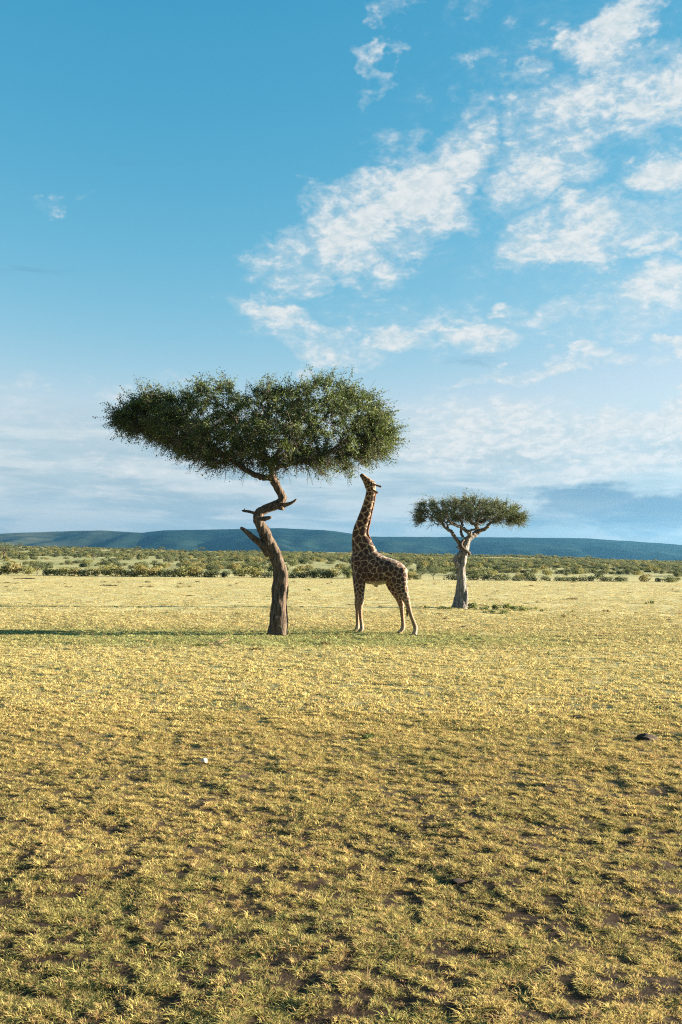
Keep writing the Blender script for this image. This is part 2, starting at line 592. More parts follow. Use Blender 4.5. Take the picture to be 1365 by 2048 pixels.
# ------------------------------------------------------------------ foliage builders
def leaf_quads(rng, P, size, aspect=.55, up=None, upw=0.0):
    """one diamond leaf at each point P"""
    n = len(P)
    a = rng.normal(size=(n, 3)); a /= np.linalg.norm(a, axis=1)[:, None]
    b = rng.normal(size=(n, 3))
    if up is not None:
        b = b * (1 - upw) + np.asarray(up) * upw
    b -= a * np.sum(a * b, 1)[:, None]
    b /= np.linalg.norm(b, axis=1)[:, None] + 1e-9
    s = (np.asarray(size) * np.ones(n))[:, None]
    V = np.stack([P - a * s * .5, P + b * s * aspect * .5, P + a * s * .5, P - b * s * aspect * .5], 1)
    return V.reshape(-1, 3), np.arange(4 * n).reshape(n, 4)


def grow_network(rng, nodes, parents, depth, tips, step=.28, wig=.05, dcost=.22):
    """attach each tip to the skeleton by a wandering path; returns skeleton with tip counts"""
    nodes = [np.array(n, float) for n in nodes]
    parents, depth = list(parents), list(depth)
    order = np.argsort(np.linalg.norm(tips - nodes[-1], axis=1))
    tip_id = []
    NP = np.array(nodes)
    for ti in order:
        p = tips[ti]
        NP = np.array(nodes) if len(nodes) != len(NP) else NP
        cost = np.linalg.norm(NP - p, axis=1) + dcost * np.array(depth)
        j = int(np.argmin(cost))
        q = NP[j]
        L = np.linalg.norm(p - q)
        k = max(1, int(round(L / step)))
        bow = rng.normal(size=3) * .12 * L
        bow[2] -= .10 * L
        prev = j
        for s in range(1, k + 1):
            f = s / k
            c = q + (p - q) * f + bow * 4 * f * (1 - f) + (rng.normal(size=3) * wig if s < k else 0)
            nodes.append(c); parents.append(prev); depth.append(depth[prev] + L / k)
            prev = len(nodes) - 1
        tip_id.append(prev)
    return np.array(nodes), parents, tip_id


def network_mesh(name, nodes, parents, tip_id, skip, r0, power, rmax, n=5):
    cnt = np.zeros(len(nodes))
    for i in tip_id:
        cnt[i] += 1
    kids = [[] for _ in nodes]
    for i in range(len(nodes) - 1, -1, -1):
        if parents[i] >= 0:
            cnt[parents[i]] += cnt[i]
            kids[parents[i]].append(i)
    rad = np.minimum(r0 * np.maximum(cnt, 1) ** power, rmax)
    mb = MB()
    starts = [(p, c) for p in range(len(nodes)) for c in kids[p] if c >= skip and (p < skip or c != max(kids[p], key=lambda q: cnt[q]))]
    for p, c in starts:
        chain, rr = [nodes[p], nodes[c]], [rad[c], rad[c]]
        cur = c
        while kids[cur]:
            cur = max(kids[cur], key=lambda q: cnt[q])
            chain.append(nodes[cur]); rr.append(rad[cur])
        rr[-1] *= .5
        mb.tube(chain, rr, n, cap=False)
    return mb.mesh(name)


def twigs_and_leaves(rng, tips, bias, ntw, ltw, nleaf, lsize, leafy, spread=.05):
    """short twigs out of each branch tip with leaves along them; leafy: 0..1 chance per tip"""
    T = len(tips)
    P = np.repeat(tips, ntw, 0)
    B = np.repeat(bias, ntw, 0)
    d = B + rng.normal(size=P.shape) * .75
    d /= np.linalg.norm(d, axis=1)[:, None]
    L = ltw * rng.uniform(.45, 1.25, len(P))
    start = P - d * (L * .25)[:, None]
    sag = np.zeros_like(P); sag[:, 2] = -.12 * L
    mid = start + d * (L * .5)[:, None]
    end = start + d * L[:, None] + sag
    # twig prisms
    u = np.cross(d, rng.normal(size=P.shape)); u /= np.linalg.norm(u, axis=1)[:, None]
    w = np.cross(d, u)
    tri = [(1, 0), (-.5, .87), (-.5, -.87)]
    V = []
    for c, r in ((start, .008), (mid, .006), (end, .003)):
        for (a, b_) in tri:
            V.append(c + (u * a + w * b_) * r)
    V = np.stack(V, 1).reshape(-1, 3)
    base = np.arange(len(P))[:, None] * 9
    F = []
    for s in (0, 3):
        for k in range(3):
            k2 = (k + 1) % 3
            F.append(np.concatenate([base + s + k, base + s + k2, base + s + 3 + k2, base + s + 3 + k], 1))
    F = np.concatenate(F, 0)
    # leaves
    lf = np.repeat(rng.uniform(size=T) < leafy, ntw)
    lf &= rng.uniform(size=len(P)) < .93
    k = np.where(lf)[0]
    tt = rng.uniform(.1, 1.05, (len(k), nleaf))
    LP = start[k][:, None, :] + d[k][:, None, :] * (L[k][:, None] * tt)[..., None] + sag[k][:, None, :] * (tt ** 2)[..., None]
    LP = LP.reshape(-1, 3) + rng.normal(size=(len(k) * nleaf, 3)) * spread
    lv, lq = leaf_quads(rng, LP, lsize * rng.uniform(.6, 1.35, len(LP)))
    tone = np.repeat(np.clip(rng.normal(.45, .22, len(k)), 0, 1), nleaf) + rng.normal(0, .12, len(LP))
    return V, F, lv, lq, np.repeat(np.clip(tone, 0, 1), 4)


def fluting(seed, amp):
    r = random.Random(seed)
    comps = [(r.choice([2, 3, 4, 5, 7, 9]), r.uniform(0, 6.28), r.uniform(-3, 3), r.uniform(.4, 1)) for _ in range(5)]

    def f(s, a):
        v = sum(w * math.sin(k * a + ph + tw * s) for k, ph, tw, w in comps) / 3
        return 1 + amp * v
    return f


# ------------------------------------------------------------------ crooked tree (large)
def tree_pt(cx, cy, sc, px, py, dy=0.0):
    return ((px - cx) / sc, dy, (cy - py) / sc)


def zoom3(X, Y):           # coordinates read off the trunk enlargement
    return 440 + X / 5.118, 900 + Y / 5.118


T1x, T1y, T1z = ground_point(558, 1269)
S1 = FPX / T1y
tree1 = empty('acacia_tree', (T1x, T1y, T1z - .03))
tag(tree1, 'large flat-topped acacia with zigzag crooked trunk standing over the giraffe', 'tree', 'acacia trees on the plain')


def z3(X, Y, w, dy=0.0):
    px, py = zoom3(X, Y)
    a = tree_pt(558, 1269, S1, px, py, dy)
    return (*a, w / 5.118 / 2 / S1)


trunk_st = [z3(598, 1915, 215), z3(597, 1850, 196), z3(602, 1700, 174), z3(610, 1500, 160, .03), z3(617, 1300, 148, .05), z3(604, 1190, 136, .05),
            z3(577, 1100, 124, .03), z3(540, 1010, 122), z3(500, 930, 122, -.03), z3(460, 850, 112, -.06), z3(408, 755, 102, -.08),
            z3(384, 690, 96, -.06), z3(398, 630, 94, -.02), z3(455, 590, 92, .04), z3(540, 555, 92, .09), z3(605, 520, 92, .11),
            z3(622, 470, 86, .1), z3(594, 415, 80, .08), z3(562, 350, 76, .05), z3(532, 290, 80, .02), z3(515, 235, 78, 0)]
st = spline(trunk_st, 12)
mb = MB()
mb.tube(st[:, :3], st[:, 3], 36, flute=fluting(3, .20))
mb.rough(.05, 5.0, 71).rough(.025, 14.0, 75)
trunk1 = obj('trunk', mb.mesh('trunk'), M_BARK1, tree1)
rngp = random.Random(5)


def stub(stations, seed, mat, parent, name='branch_stub'):
    s = spline(stations, 5)
    q = MB()
    q.tube(s[:, :3], s[:, 3], 12, flute=fluting(seed, .16))
    q.rough(.02, 9.0, seed)
    return obj(name, q.mesh(name), mat, parent)


stub([z3(500, 1060, 95, .02), z3(440, 975, 88, -.05), z3(385, 925, 72, -.12), z3(325, 880, 60, -.18), z3(265, 825, 46, -.22), z3(222, 795, 34, -.25), z3(206, 786, 20, -.25)], 11, M_BARK1, trunk1)
stub([z3(390, 650, 45, 0), z3(330, 632, 32, .03), z3(280, 618, 30, .05), z3(225, 612, 24, .06), z3(208, 606, 10, .06)], 12, M_BRANCH1, trunk1)
stub([z3(232, 612, 14, .06), z3(234, 585, 5, .07)], 18, M_BRANCH1, trunk1)
stub([z3(590, 560, 66, .1), z3(660, 543, 44, .03), z3(720, 525, 32, -.02), z3(756, 500, 22, -.05), z3(764, 484, 12, -.05)], 13, M_BARK1, trunk1)
stub([z3(752, 506, 12, -.05), z3(774, 486, 8, -.04)], 19, M_BARK1, trunk1)
stub([z3(405, 700, 60, -.04), z3(460, 690, 46, -.14), z3(500, 682, 34, -.2), z3(522, 678, 16, -.23)], 14, M_BARK1, trunk1)
stub([z3(570, 570, 50, .02), z3(620, 585, 40, -.04), z3(640, 598, 22, -.06)], 15, M_BARK1, trunk1)

# limbs carrying the crown
fork = st[-1, :3]
limb_defs = [
    [z3(525, 275, 62), z3(455, 262, 66, .05), z3(350, 235, 60, .12), z3(240, 185, 52, .2), z3(110, 95, 44, .3), z3(-60, 0, 36, .4), z3(-260, -110, 26, .5), z3(-520, -190, 18, .4), z3(-820, -240, 10, .2)],
    [z3(515, 240, 66), z3(518, 170, 62, 0), z3(545, 90, 50, -.15), z3(600, -10, 42, -.35), z3(690, -120, 34, -.5), z3(780, -250, 24, -.5), z3(850, -400, 12, -.4)],
    [z3(520, 200, 54), z3(600, 150, 46, .15), z3(740, 110, 40, .3), z3(900, 60, 34, .5), z3(1080, -20, 26, .6), z3(1260, -130, 18, .5), z3(1400, -260, 10, .3)],
    [z3(515, 220, 50), z3(480, 140, 44, .3), z3(430, 30, 38, .8), z3(400, -90, 30, 1.4), z3(350, -230, 22, 2.0), z3(300, -360, 10, 2.5)],
    [z3(515, 190, 46), z3(470, 90, 40, -.4), z3(380, -20, 34, -.9), z3(280, -150, 26, -1.5), z3(160, -280, 18, -2.0), z3(60, -380, 9, -2.4)],
    [z3(540, 110, 42), z3(620, 60, 36, -.6), z3(740, 0, 30, -1.2), z3(880, -90, 22, -1.7), z3(1020, -220, 14, -2.0), z3(1120, -340, 8, -2.2)],
    [z3(560, 130, 40), z3(640, 70, 34, .6), z3(760, -20, 28, 1.3), z3(880, -140, 20, 1.9), z3(980, -280, 10, 2.3)],
]


def crown_tips(rng, n, prof, hy_of, zmid_w=.45, low_frac=.18, carve=.42):
    """points filling a flat-topped crown; prof rows: x, z top, z bottom"""
    prof = np.asarray(prof, float)
    pts, bias, leafy = [], [], []
    x0, x1 = prof[0, 0], prof[-1, 0]
    while len(pts) < n:
        x = rng.uniform(x0, x1)
        hy = hy_of(x)
        y = rng.uniform(-1, 1) * hy
        zt, zb = np.interp(x, prof[:, 0], prof[:, 1]), np.interp(x, prof[:, 0], prof[:, 2])
        k = math.sqrt(max(0.0, 1 - (y / hy) ** 2)) ** .65 if hy > 0 else 0
        zm = zb + (zt - zb) * zmid_w
        top = zm + (zt - zm) * k
        bot = zm - (zm - zb) * k
        lump = .55 * (fbm(np.array([x * .75]), np.array([y * .75]), octaves=3, seed=41)[0] - .52)
        top = top - .30 + lump
        u = rng.uniform()
        u = 1 - (1 - u) ** 1.35 if rng.uniform() > low_frac else rng.uniform(0, .25)
        z = bot + (top - bot) * u
        if float(fbm(np.array([x * .85]), np.array([y * .85 + 9]), np.array([z * 1.5]), 2, 47)[0]) < carve and rng.uniform() < .88:
            continue
        ex = (x - (x0 + x1) / 2) / ((x1 - x0) / 2)
        pts.append((x, y, z))
        bias.append((.75 * ex + (.25 if ex > 0 else -.25), .5 * y / max(hy, .1), .95 * (u - .28)))
        leafy.append(.35 + .65 * float(sstep(.0, .28, u)))
    return np.array(pts), np.array(bias), np.array(leafy)


def prof_mid(prof):
    return (prof[0][0] + prof[-1][0]) / 2


def build_crown(tree, seed, limbs, prof, hy_of, ntips, mats, ntw, ltw, nleaf, lsize, r0, pw, rmax, step=.28, zw=.45, wig=.05, droop=0, sprays=100):
    rng = np.random.default_rng(seed)
    nodes, parents, depth = [], [], []
    for ld in limbs:
        s = spline(ld, 5)
        wob = rng.normal(size=(len(s), 3)) * .02
        wob[:2] = 0
        s[:, :3] += wob
        q = MB()
        q.tube(s[:, :3], s[:, 3], 9, flute=fluting(seed + len(nodes), .08))
        obj('limb', q.mesh('limb'), mats[0], tree)
        dist = 0
        for i, p in enumerate(s):
            dist = dist + (np.linalg.norm(p[:3] - s[i - 1, :3]) if i else 0)
            if i < 4:
                continue
            nodes.append(p[:3]); parents.append(-1); depth.append(dist)
    tips, bias, leafy = crown_tips(rng, ntips, prof, hy_of, zw)
    nn, par, tid = grow_network(rng, nodes, parents, depth, tips, step, wig)
    me = network_mesh('branches', nn, par, tid, len(nodes), r0, pw, rmax)
    br = obj('branches', me, mats[1], tree)
    V, F, lv, lq, tone = twigs_and_leaves(rng, tips, bias, ntw, ltw, nleaf, lsize, leafy)
    if droop:
        k = rng.choice(np.where(leafy < .8)[0], min(droop, int((leafy < .8).sum())), replace=False)
        hb = bias[k] * 1.2 + rng.normal(size=(len(k), 3)) * .35
        hb[:, 2] = -rng.uniform(.05, .8, len(k))
        V2, F2, lv2, lq2, t2 = twigs_and_leaves(rng, tips[k], hb, 3, ltw * 1.15, 8, lsize * .8, np.full(len(k), .5))
        lq = np.concatenate([lq, lq2 + len(lv)]); lv = np.concatenate([lv, lv2]); tone = np.concatenate([tone, t2])
        F = np.concatenate([F, F2 + len(V)]); V = np.concatenate([V, V2])
    # long sprays breaking the outline
    ends = np.abs(tips[:, 0] - prof_mid(prof)) / (prof[-1][0] - prof[0][0]) * 2
    zt = np.interp(tips[:, 0], [p_[0] for p_ in prof], [p_[1] for p_ in prof])
    shell = np.where((tips[:, 2] > zt - .55) | (ends > .82))[0]
    k = rng.choice(shell, min(sprays, len(shell)), replace=False)
    sb = bias[k] * 1.2 + np.array([0, 0, .55])
    V3, F3, lv3, lq3, t3 = twigs_and_leaves(rng, tips[k], sb, 2, ltw * 1.75, int(nleaf * .8), lsize, np.ones(len(k)), .035)
    F = np.concatenate([F, F3 + len(V)]); V = np.concatenate([V, V3])
    lq = np.concatenate([lq, lq3 + len(lv)]); lv = np.concatenate([lv, lv3]); tone = np.concatenate([tone, t3])
    crown = np_mesh('crown', lv, lq, smooth=False)
    set_attr(crown, 'v', tone)
    co = obj('crown', crown, mats[2], tree)
    co['kind'] = 'stuff'
    tw = obj('twigs', np_mesh('twigs', V, F), mats[1], co)
    tw['kind'] = 'stuff'
    return tips


PROF1 = [(-4.95, 6.9, 6.7), (-4.6, 7.2, 6.55), (-4.25, 7.6, 6.4), (-3.65, 7.75, 6.1), (-2.9, 7.8, 5.55), (-2.1, 8.2, 5.35), (-1.1, 8.2, 5.25), (0, 7.95, 5.25),
         (1.0, 8.1, 5.2), (1.5, 8.4, 5.2), (2.0, 8.25, 5.25), (2.5, 8.1, 5.5), (2.85, 7.9, 5.6), (3.15, 7.4, 5.9), (3.35, 6.7, 6.2)]
build_crown(tree1, 7, limb_defs, PROF1, lambda x: 3.6 * math.sqrt(max(.02, 1 - ((x + .8) / 4.6) ** 2)) * (1 - .35 * float(sstep(-2.5, -5, x))), 1120, (M_BRANCH1, M_BRANCH1, M_LEAF1),
            5, .56, 40, .055, .0055, .46, .045, droop=300, sprays=330)

# ------------------------------------------------------------------ second, smaller acacia
T2x, T2y, T2z = ground_point(920, 1216)
S2 = FPX / T2y
tree2 = empty('acacia_tree', (T2x, T2y, T2z - .03))
tag(tree2, 'smaller flat-topped acacia with pale grey gnarled trunk and open branches behind the giraffe', 'tree', 'acacia trees on the plain')


def z4(X, Y, w, dy=0.0):
    px, py = 800 + X / 4.55, 950 + Y / 4.55
    a = tree_pt(920, 1216, S2, px, py, dy)
    return (*a, w / 4.55 / 2 / S2)


st2 = spline([z4(545, 1235, 165), z4(547, 1195, 138), z4(556, 1100, 104), z4(558, 1000, 86), z4(560, 920, 80), z4(558, 840, 82), z4(566, 770, 86), z4(580, 700, 86), z4(596, 640, 82), z4(604, 590, 74), z4(608, 562, 56)], 12)
q = MB()
q.tube(st2[:, :3], st2[:, 3], 32, flute=fluting(31, .18))
q.rough(.05, 5.0, 81).rough(.025, 14.0, 85)
trunk2 = obj('trunk', q.mesh('trunk'), M_BARK2, tree2)
stub([z4(535, 830, 60, -.1), z4(505, 790, 42, -.2), z4(492, 765, 34, -.22), z4(520, 735, 40, -.2), z4(560, 705, 50, -.12)], 33, M_BARK2, trunk2)
stub([z4(575, 585, 22, -.2), z4(548, 622, 26, -.3), z4(560, 655, 28, -.33), z4(600, 690, 30, -.3), z4(628, 705, 28, -.22), z4(622, 722, 14, -.2)], 34, M_BRANCH1, trunk2)
stub([z4(560, 655, 18, -.3), z4(525, 658, 16, -.38), z4(495, 648, 8, -.42)], 35, M_BRANCH1, trunk2)
stub([z4(590, 1200, 60, -.12), z4(596, 1120, 50, -.14), z4(592, 1020, 40, -.1), z4(588, 950, 26, -.06)], 36, M_BARK2, trunk2, 'root_flare')
limbs2 = [
    [z4(555, 660, 44), z4(525, 600, 36, -.1), z4(490, 550, 32, -.15), z4(462, 512, 30, -.2), z4(412, 480, 26, -.25), z4(372, 432, 24, -.3), z4(325, 395, 18, -.35), z4(250, 350, 12, -.4), z4(170, 300, 7, -.4)],
    [z4(608, 590, 62), z4(650, 555, 54, .1), z4(690, 525, 50, .15), z4(712, 490, 42, .2), z4(695, 445, 34, .25), z4(655, 425, 28, .3), z4(650, 370, 22, .35), z4(670, 300, 14, .4), z4(690, 230, 7, .4)],
    [z4(705, 520, 40, .15), z4(760, 492, 34, .1), z4(800, 462, 28, 0), z4(805, 440, 26, -.05), z4(870, 408, 24, -.1), z4(950, 375, 20, -.15), z4(1040, 325, 13, -.2), z4(1110, 270, 7, -.2)],
    [z4(606, 580, 44), z4(632, 535, 36, -.2), z4(600, 505, 34, -.35), z4(550, 480, 30, -.5), z4(500, 458, 26, -.7), z4(445, 440, 22, -.9), z4(400, 380, 15, -1.1), z4(360, 310, 7, -1.3)],
    [z4(575, 560, 26, .1), z4(560, 510, 24, .2), z4(575, 455, 22, .4), z4(570, 405, 18, .6), z4(530, 350, 14, .9), z4(500, 270, 7, 1.2)],
    [z4(700, 450, 30, .25), z4(740, 425, 26, .5), z4(800, 400, 20, .8), z4(860, 360, 14, 1.1), z4(900, 290, 7, 1.4)],
    [z4(600, 505, 26, -.35), z4(640, 500, 20, -.6), z4(680, 480, 18, -.8), z4(660, 430, 16, -1.0), z4(720, 370, 12, -1.2), z4(780, 290, 6, -1.4)],
    [z4(440, 495, 20, -.22), z4(432, 460, 18, -.1), z4(470, 420, 16, .2), z4(420, 370, 12, .5), z4(370, 300, 6, .9)],
]
PROF2 = [(-2.05, 5.25, 4.3), (-1.8, 5.5, 4.05), (-1.3, 5.55, 4.1), (-.3, 5.6, 4.3), (.3, 5.75, 4.35), (1.0, 5.6, 4.35), (1.5, 5.5, 4.3), (2.2, 5.5, 4.2), (2.7, 5.4, 4.1), (2.9, 5.1, 4.3)]
build_crown(tree2, 19, limbs2, PROF2, lambda x: 2.3 * math.sqrt(max(.03, 1 - ((x - .45) / 2.85) ** 2)), 520, (M_BRANCH2, M_BRANCH2, M_LEAF2),
            5, .44, 18, .052, .005, .44, .03, step=.2, wig=.05, droop=60, sprays=150)

# ------------------------------------------------------------------ giraffe
GX0, GY0, _ = ground_point(763, 1266)
GSC = FPX / GY0
YAW = R(-20)
giraffe = empty('giraffe', (GX0, GY0, float(terrain(np.array([GX0]), np.array([GY0]))[0])), YAW)
tag(giraffe, 'tall spotted giraffe stretching its neck up to browse the crooked tree', 'giraffe')
cY, sY = math.cos(YAW), math.sin(YAW)


def gl(px, py, ly=0.0, base=1266.0):
    """local x, y, z of a point of the giraffe: pixel plus side offset"""
    wx = (px - 763) / GSC
    lx = (wx + ly * sY) / cY
    return (lx, ly, (base - py) / GSC)


class Loft:
    def __init__(self):
        self.v, self.f = [], []

    def add(self, st, n=20, per=5):
        """stations: x, y, z, half thickness in profile, half width sideways"""
        s = spline(st, per)
        base = len(self.v)
        m_ = len(s)
        for i in range(m_):
            t_ = s[min(i + 1, m_ - 1), :3] - s[max(i - 1, 0), :3]
            t_ = t_ / np.linalg.norm(t_)
            lat = np.array([0, 1.0, 0]); lat -= t_ * t_[1]; lat /= np.linalg.norm(lat)
            nrm = np.cross(t_, lat)
            for k in range(n):
                a = 2 * math.pi * k / n
                self.v.append(s[i, :3] + nrm * math.cos(a) * max(s[i, 3], .004) + lat * math.sin(a) * max(s[i, 4], .004))
        for i in range(m_ - 1):
            for k in range(n):
                a, b_ = base + i * n + k, base + i * n + (k + 1) % n
                self.f.append((a, b_, b_ + n, a + n))
        self.f.append(tuple(base + k for k in range(n))[::-1])
        self.f.append(tuple(base + (m_ - 1) * n + k for k in range(n)))


def T(px, top, bot, w):
    x, y, z = gl(px, (top + bot) / 2)
    return (x, y, z, (bot - top) / 2 / GSC, w)


def Np(px, py, h, w, ly=0.0, base=1266.0):
    return (*gl(px, py, ly, base), h / GSC, w)


G = Loft()
G.add([T(703.5, 1126, 1142, .10), T(708, 1110, 1156, .22), T(716, 1100, 1163, .29), T(728, 1097, 1166, .34), T(742, 1102, 1169, .38), T(757, 1108.5, 1171, .40),
       T(771, 1114, 1168, .39), T(784, 1118.5, 1165, .37), T(795, 1124.5, 1164, .33), T(803, 1133, 1163, .26), T(808, 1145, 1160, .15)], 28)
G.add([Np(733, 1122, 27, .25), Np(729, 1108, 26, .225), Np(725.5, 1097, 23.5, .20), Np(722, 1086, 21, .18), Np(719.6, 1077, 18, .165), Np(718.8, 1068, 15.8, .155), Np(720.5, 1058, 14.8, .15),
       Np(723.3, 1049, 14.0, .145), Np(728.6, 1032, 12.6, .135), Np(734, 1013, 11.2, .125), Np(738, 997, 10.4, .115), Np(739.8, 986, 9.8, .115), Np(740, 979, 8.5, .11)], 24)
G.add([Np(743.5, 984, 7.0, .09), Np(741, 977, 10.5, .135), Np(737.2, 969, 10.6, .145), Np(733.5, 963.5, 9.0, .13), Np(729.5, 958.5, 7.2, .105), Np(725.5, 953.8, 5.6, .085), Np(722.2, 950.3, 4.9, .08), Np(719.8, 947.9, 3.2, .055)], 20)
# ossicones and ears
for s in (-1, 1):
    G.add([Np(743.5, 968, 2.4, .045, .055 * s), Np(749, 969.8, 1.9, .034, .075 * s), Np(755, 971.8, 1.7, .030, .085 * s), Np(759, 973.2, 2.1, .036, .09 * s), Np(761.2, 974, 1.4, .024, .092 * s)], 10)
    G.add([Np(742, 979, 1.6, .03, .10 * s), Np(746, 982, 2.2, .032, .16 * s), Np(750, 984.5, 2.4, .030, .21 * s), Np(754.5, 987, 1.0, .014, .25 * s)], 10)
# brow lump, muzzle lip
G.add([Np(738, 961, 2, .03), Np(742.5, 963.5, 4, .06), Np(746, 968, 4, .05), Np(746.5, 972, 2, .03)], 12)
# sheath
G.add([Np(748, 1166, 3, .06), Np(751, 1170, 4.5, .06), Np(753.6, 1173.5, 2.2, .03), Np(754.2, 1175, 1, .015)], 10)


def leg(rows_, ly, base, wide=1.0):
    G.add([Np(px, py, h, h / GSC * wide * wf, ly * lf, base) for (px, py, h, wf, lf) in rows_], 16)


leg([(722, 1138, 14, .8, .8), (720, 1150, 12.5, .85, .95), (720.5, 1165, 10.8, .85, 1), (721, 1180, 8.8, .85, 1), (721.5, 1194, 6.6, .9, 1), (720.8, 1207, 6.6, .95, 1), (720.6, 1217, 4.7, .95, 1),
     (721.8, 1235, 3.7, .95, 1), (723.8, 1249, 4.0, 1, 1), (724.2, 1255, 4.6, 1, 1), (722.4, 1259.5, 3.9, 1, 1), (720.5, 1262.5, 4.6, 1.1, 1), (719.8, 1265, 5.4, 1.1, 1)], -.19, 1265.0)
leg([(717, 1138, 13, .8, .8), (716, 1150, 12, .85, .95), (716, 1165, 10, .85, 1), (716, 1180, 8.2, .85, 1), (716, 1194, 6.3, .9, 1), (715.6, 1207, 6.3, .95, 1), (715.4, 1217, 4.4, .95, 1),
     (715.8, 1235, 3.5, .95, 1), (716.2, 1248, 3.8, 1, 1), (715.8, 1254, 4.4, 1, 1), (714, 1258, 3.7, 1, 1), (712.4, 1261, 4.4, 1.1, 1), (711.6, 1263.5, 5.2, 1.1, 1)], .19, 1263.5)
leg([(792, 1142, 20, .5, .75), (795, 1155, 19, .58, .85), (798, 1168, 16.5, .6, .95), (802, 1181, 13, .65, 1), (807, 1193, 9.4, .75, 1), (811.5, 1203.5, 7.2, .8, 1), (814.3, 1213, 5.4, .85, 1),
     (819, 1229, 4.2, .9, 1), (824.6, 1244, 4.3, 1, 1), (828, 1253.5, 5.0, 1, 1), (828, 1260, 4.2, 1, 1), (826.8, 1265.5, 5.2, 1.05, 1), (826.2, 1269, 6.0, 1.05, 1)], -.20, 1269.0)
leg([(786, 1142, 18, .5, .75), (785, 1155, 17.5, .58, .85), (787, 1168, 15.5, .6, .95), (792, 1181, 12.5, .65, 1), (797.5, 1193.5, 9, .75, 1), (801.5, 1205.5, 6.9, .8, 1), (803, 1215, 5.2, .85, 1),
     (804.8, 1233, 3.9, .9, 1), (806.2, 1247, 4.2, 1, 1), (806, 1254, 4.8, 1, 1), (803, 1260, 4.0, 1, 1), (800, 1263.5, 4.8, 1.05, 1), (798.8, 1266.2, 5.6, 1.05, 1)], .20, 1266.2)
me = bpy.data.meshes.new('giraffe_raw')
me.from_pydata([tuple(v) for v in G.v], [], G.f)
me.update()
tmp = bpy.data.objects.new('giraffe_raw', me)
C.objects.link(tmp)
rm = tmp.modifiers.new('remesh', 'REMESH')
rm.mode = 'VOXEL'
rm.voxel_size = .017
sm = tmp.modifiers.new('smooth', 'SMOOTH')
sm.factor = .5
sm.iterations = 5
dg = bpy.context.evaluated_depsgraph_get()
body = bpy.data.meshes.new_from_object(tmp.evaluated_get(dg))
bpy.data.objects.remove(tmp, do_unlink=True)
body.name = 'body'
nV = len(body.vertices)
co = np.zeros(nV * 3, np.float32)
body.vertices.foreach_get('co', co)
co = co.reshape(-1, 3).astype(float)
body.polygons.foreach_set('use_smooth', np.ones(len(body.polygons), bool))
pxs = 763 + (co[:, 0] * cY - co[:, 1] * sY) * GSC        # side-view position, in the units used above
pys = 1266 - co[:, 2] * GSC
# patch size (metres) over the animal
size = np.full(nV, .125)
size = size * (1 - .18 * sstep(775, 795, pxs))
neckm = 1 - sstep(1082, 1104, pys)
size = size * (1 - neckm) + neckm * np.interp(pys, [950, 985, 1010, 1060, 1100], [.055, .085, .12, .165, .165])
legm = sstep(1160, 1175, pys)
size = size * (1 - legm) + legm * np.interp(pys, [1165, 1185, 1205, 1260], [.10, .08, .062, .06])
size = size * (1 - .25 * sstep(1158, 1170, pys) * (1 - sstep(1172, 1180, pys)))
rng = np.random.default_rng(12)
order = rng.permutation(nV)
seeds, ssz = [], []
SP = np.zeros((0, 3)); SR = np.zeros(0)
for i in order[:9000]:
    if len(SP):
        dd = np.linalg.norm(SP - co[i], axis=1)
        if np.any(dd < .80 * (size[i] + SR) * .78):
            continue
    SP = np.vstack([SP, co[i]]); SR = np.append(SR, size[i])
wob = np.stack([fbm(co[:, 0] * 13, co[:, 1] * 13, co[:, 2] * 13, 3, 60 + k) - .5 for k in range(3)], 1)
Q = co + wob * (.12 * size / .13)[:, None]
d1 = np.full(nV, 9.0); d2 = np.full(nV, 9.0); own = np.zeros(nV, int)
for j in range(len(SP)):
    dd = np.linalg.norm(Q - SP[j], axis=1) / (SR[j] + .0)
    closer = dd < d1
    d2 = np.where(closer, d1, np.minimum(d2, dd))
    own = np.where(closer, j, own)
    d1 = np.where(closer, dd, d1)
gap = (d2 - d1) * size / 2                     # metres to the boundary between patches
line = np.interp(pys, [940, 985, 1000, 1060, 1095, 1120, 1165, 1190, 1215], [.010, .012, .015, .0175, .012, .008, .0078, .009, .011])
rumpm = sstep(798, 808, pxs) * (pys > 1130)
line = line * (1 + .5 * rumpm)
# the light stripe down the back of the neck
patch = sstep(line - .006, line + .006, gap)
stone = rng.uniform(.75, 1.25, len(SP))[own]
dark = np.array([.046, .0175, .0075]); pale = np.array([.40, .268, .152])
col = np.repeat(pale[None], nV, 0)
darkc = dark[None] * stone[:, None] * (1 + .9 * sstep(1180, 1205, pys))[:, None]
col = col * (1 - patch[:, None]) + darkc * patch[:, None]


def blend(mask, c):
    global col
    col = col * (1 - mask[:, None]) + np.asarray(c)[None] * mask[:, None]


nz = fbm(co[:, 0] * 7, co[:, 1] * 7, co[:, 2] * 7, 3, 77)
blend(sstep(1188, 1222, pys + (nz - .5) * 30) * .75, (.185, .105, .05))          # tan lower legs
blend(sstep(1245, 1256, pys + (nz - .5) * 8) * .8, (.30, .225, .165))            # pale pasterns
hoof = np.where(pxs > 815, 1265.5, np.where(pxs > 780, 1262.8, np.where(pxs > 718.0, 1261.8, 1260.3)))
blend(sstep(-.8, .8, pys - hoof), (.085, .062, .05))
bel = sstep(1160, 1167, pys + (nz - .5) * 5) * (1 - sstep(1176, 1180, pys)) * sstep(728, 736, pxs) * (1 - sstep(768, 774, pxs))
blend(bel * .72, (.44, .36, .22))
muz = np.clip(1 - np.hypot(pxs - 720.5, pys - 948.5) / 9, 0, 1)
blend(sstep(.2, .75, muz), (.085, .055, .038))
tipm = np.clip(1 - np.hypot(pxs - 760.5, pys - 973.6) / 4, 0, 1)
blend(sstep(.1, .5, tipm), (.02, .014, .012))
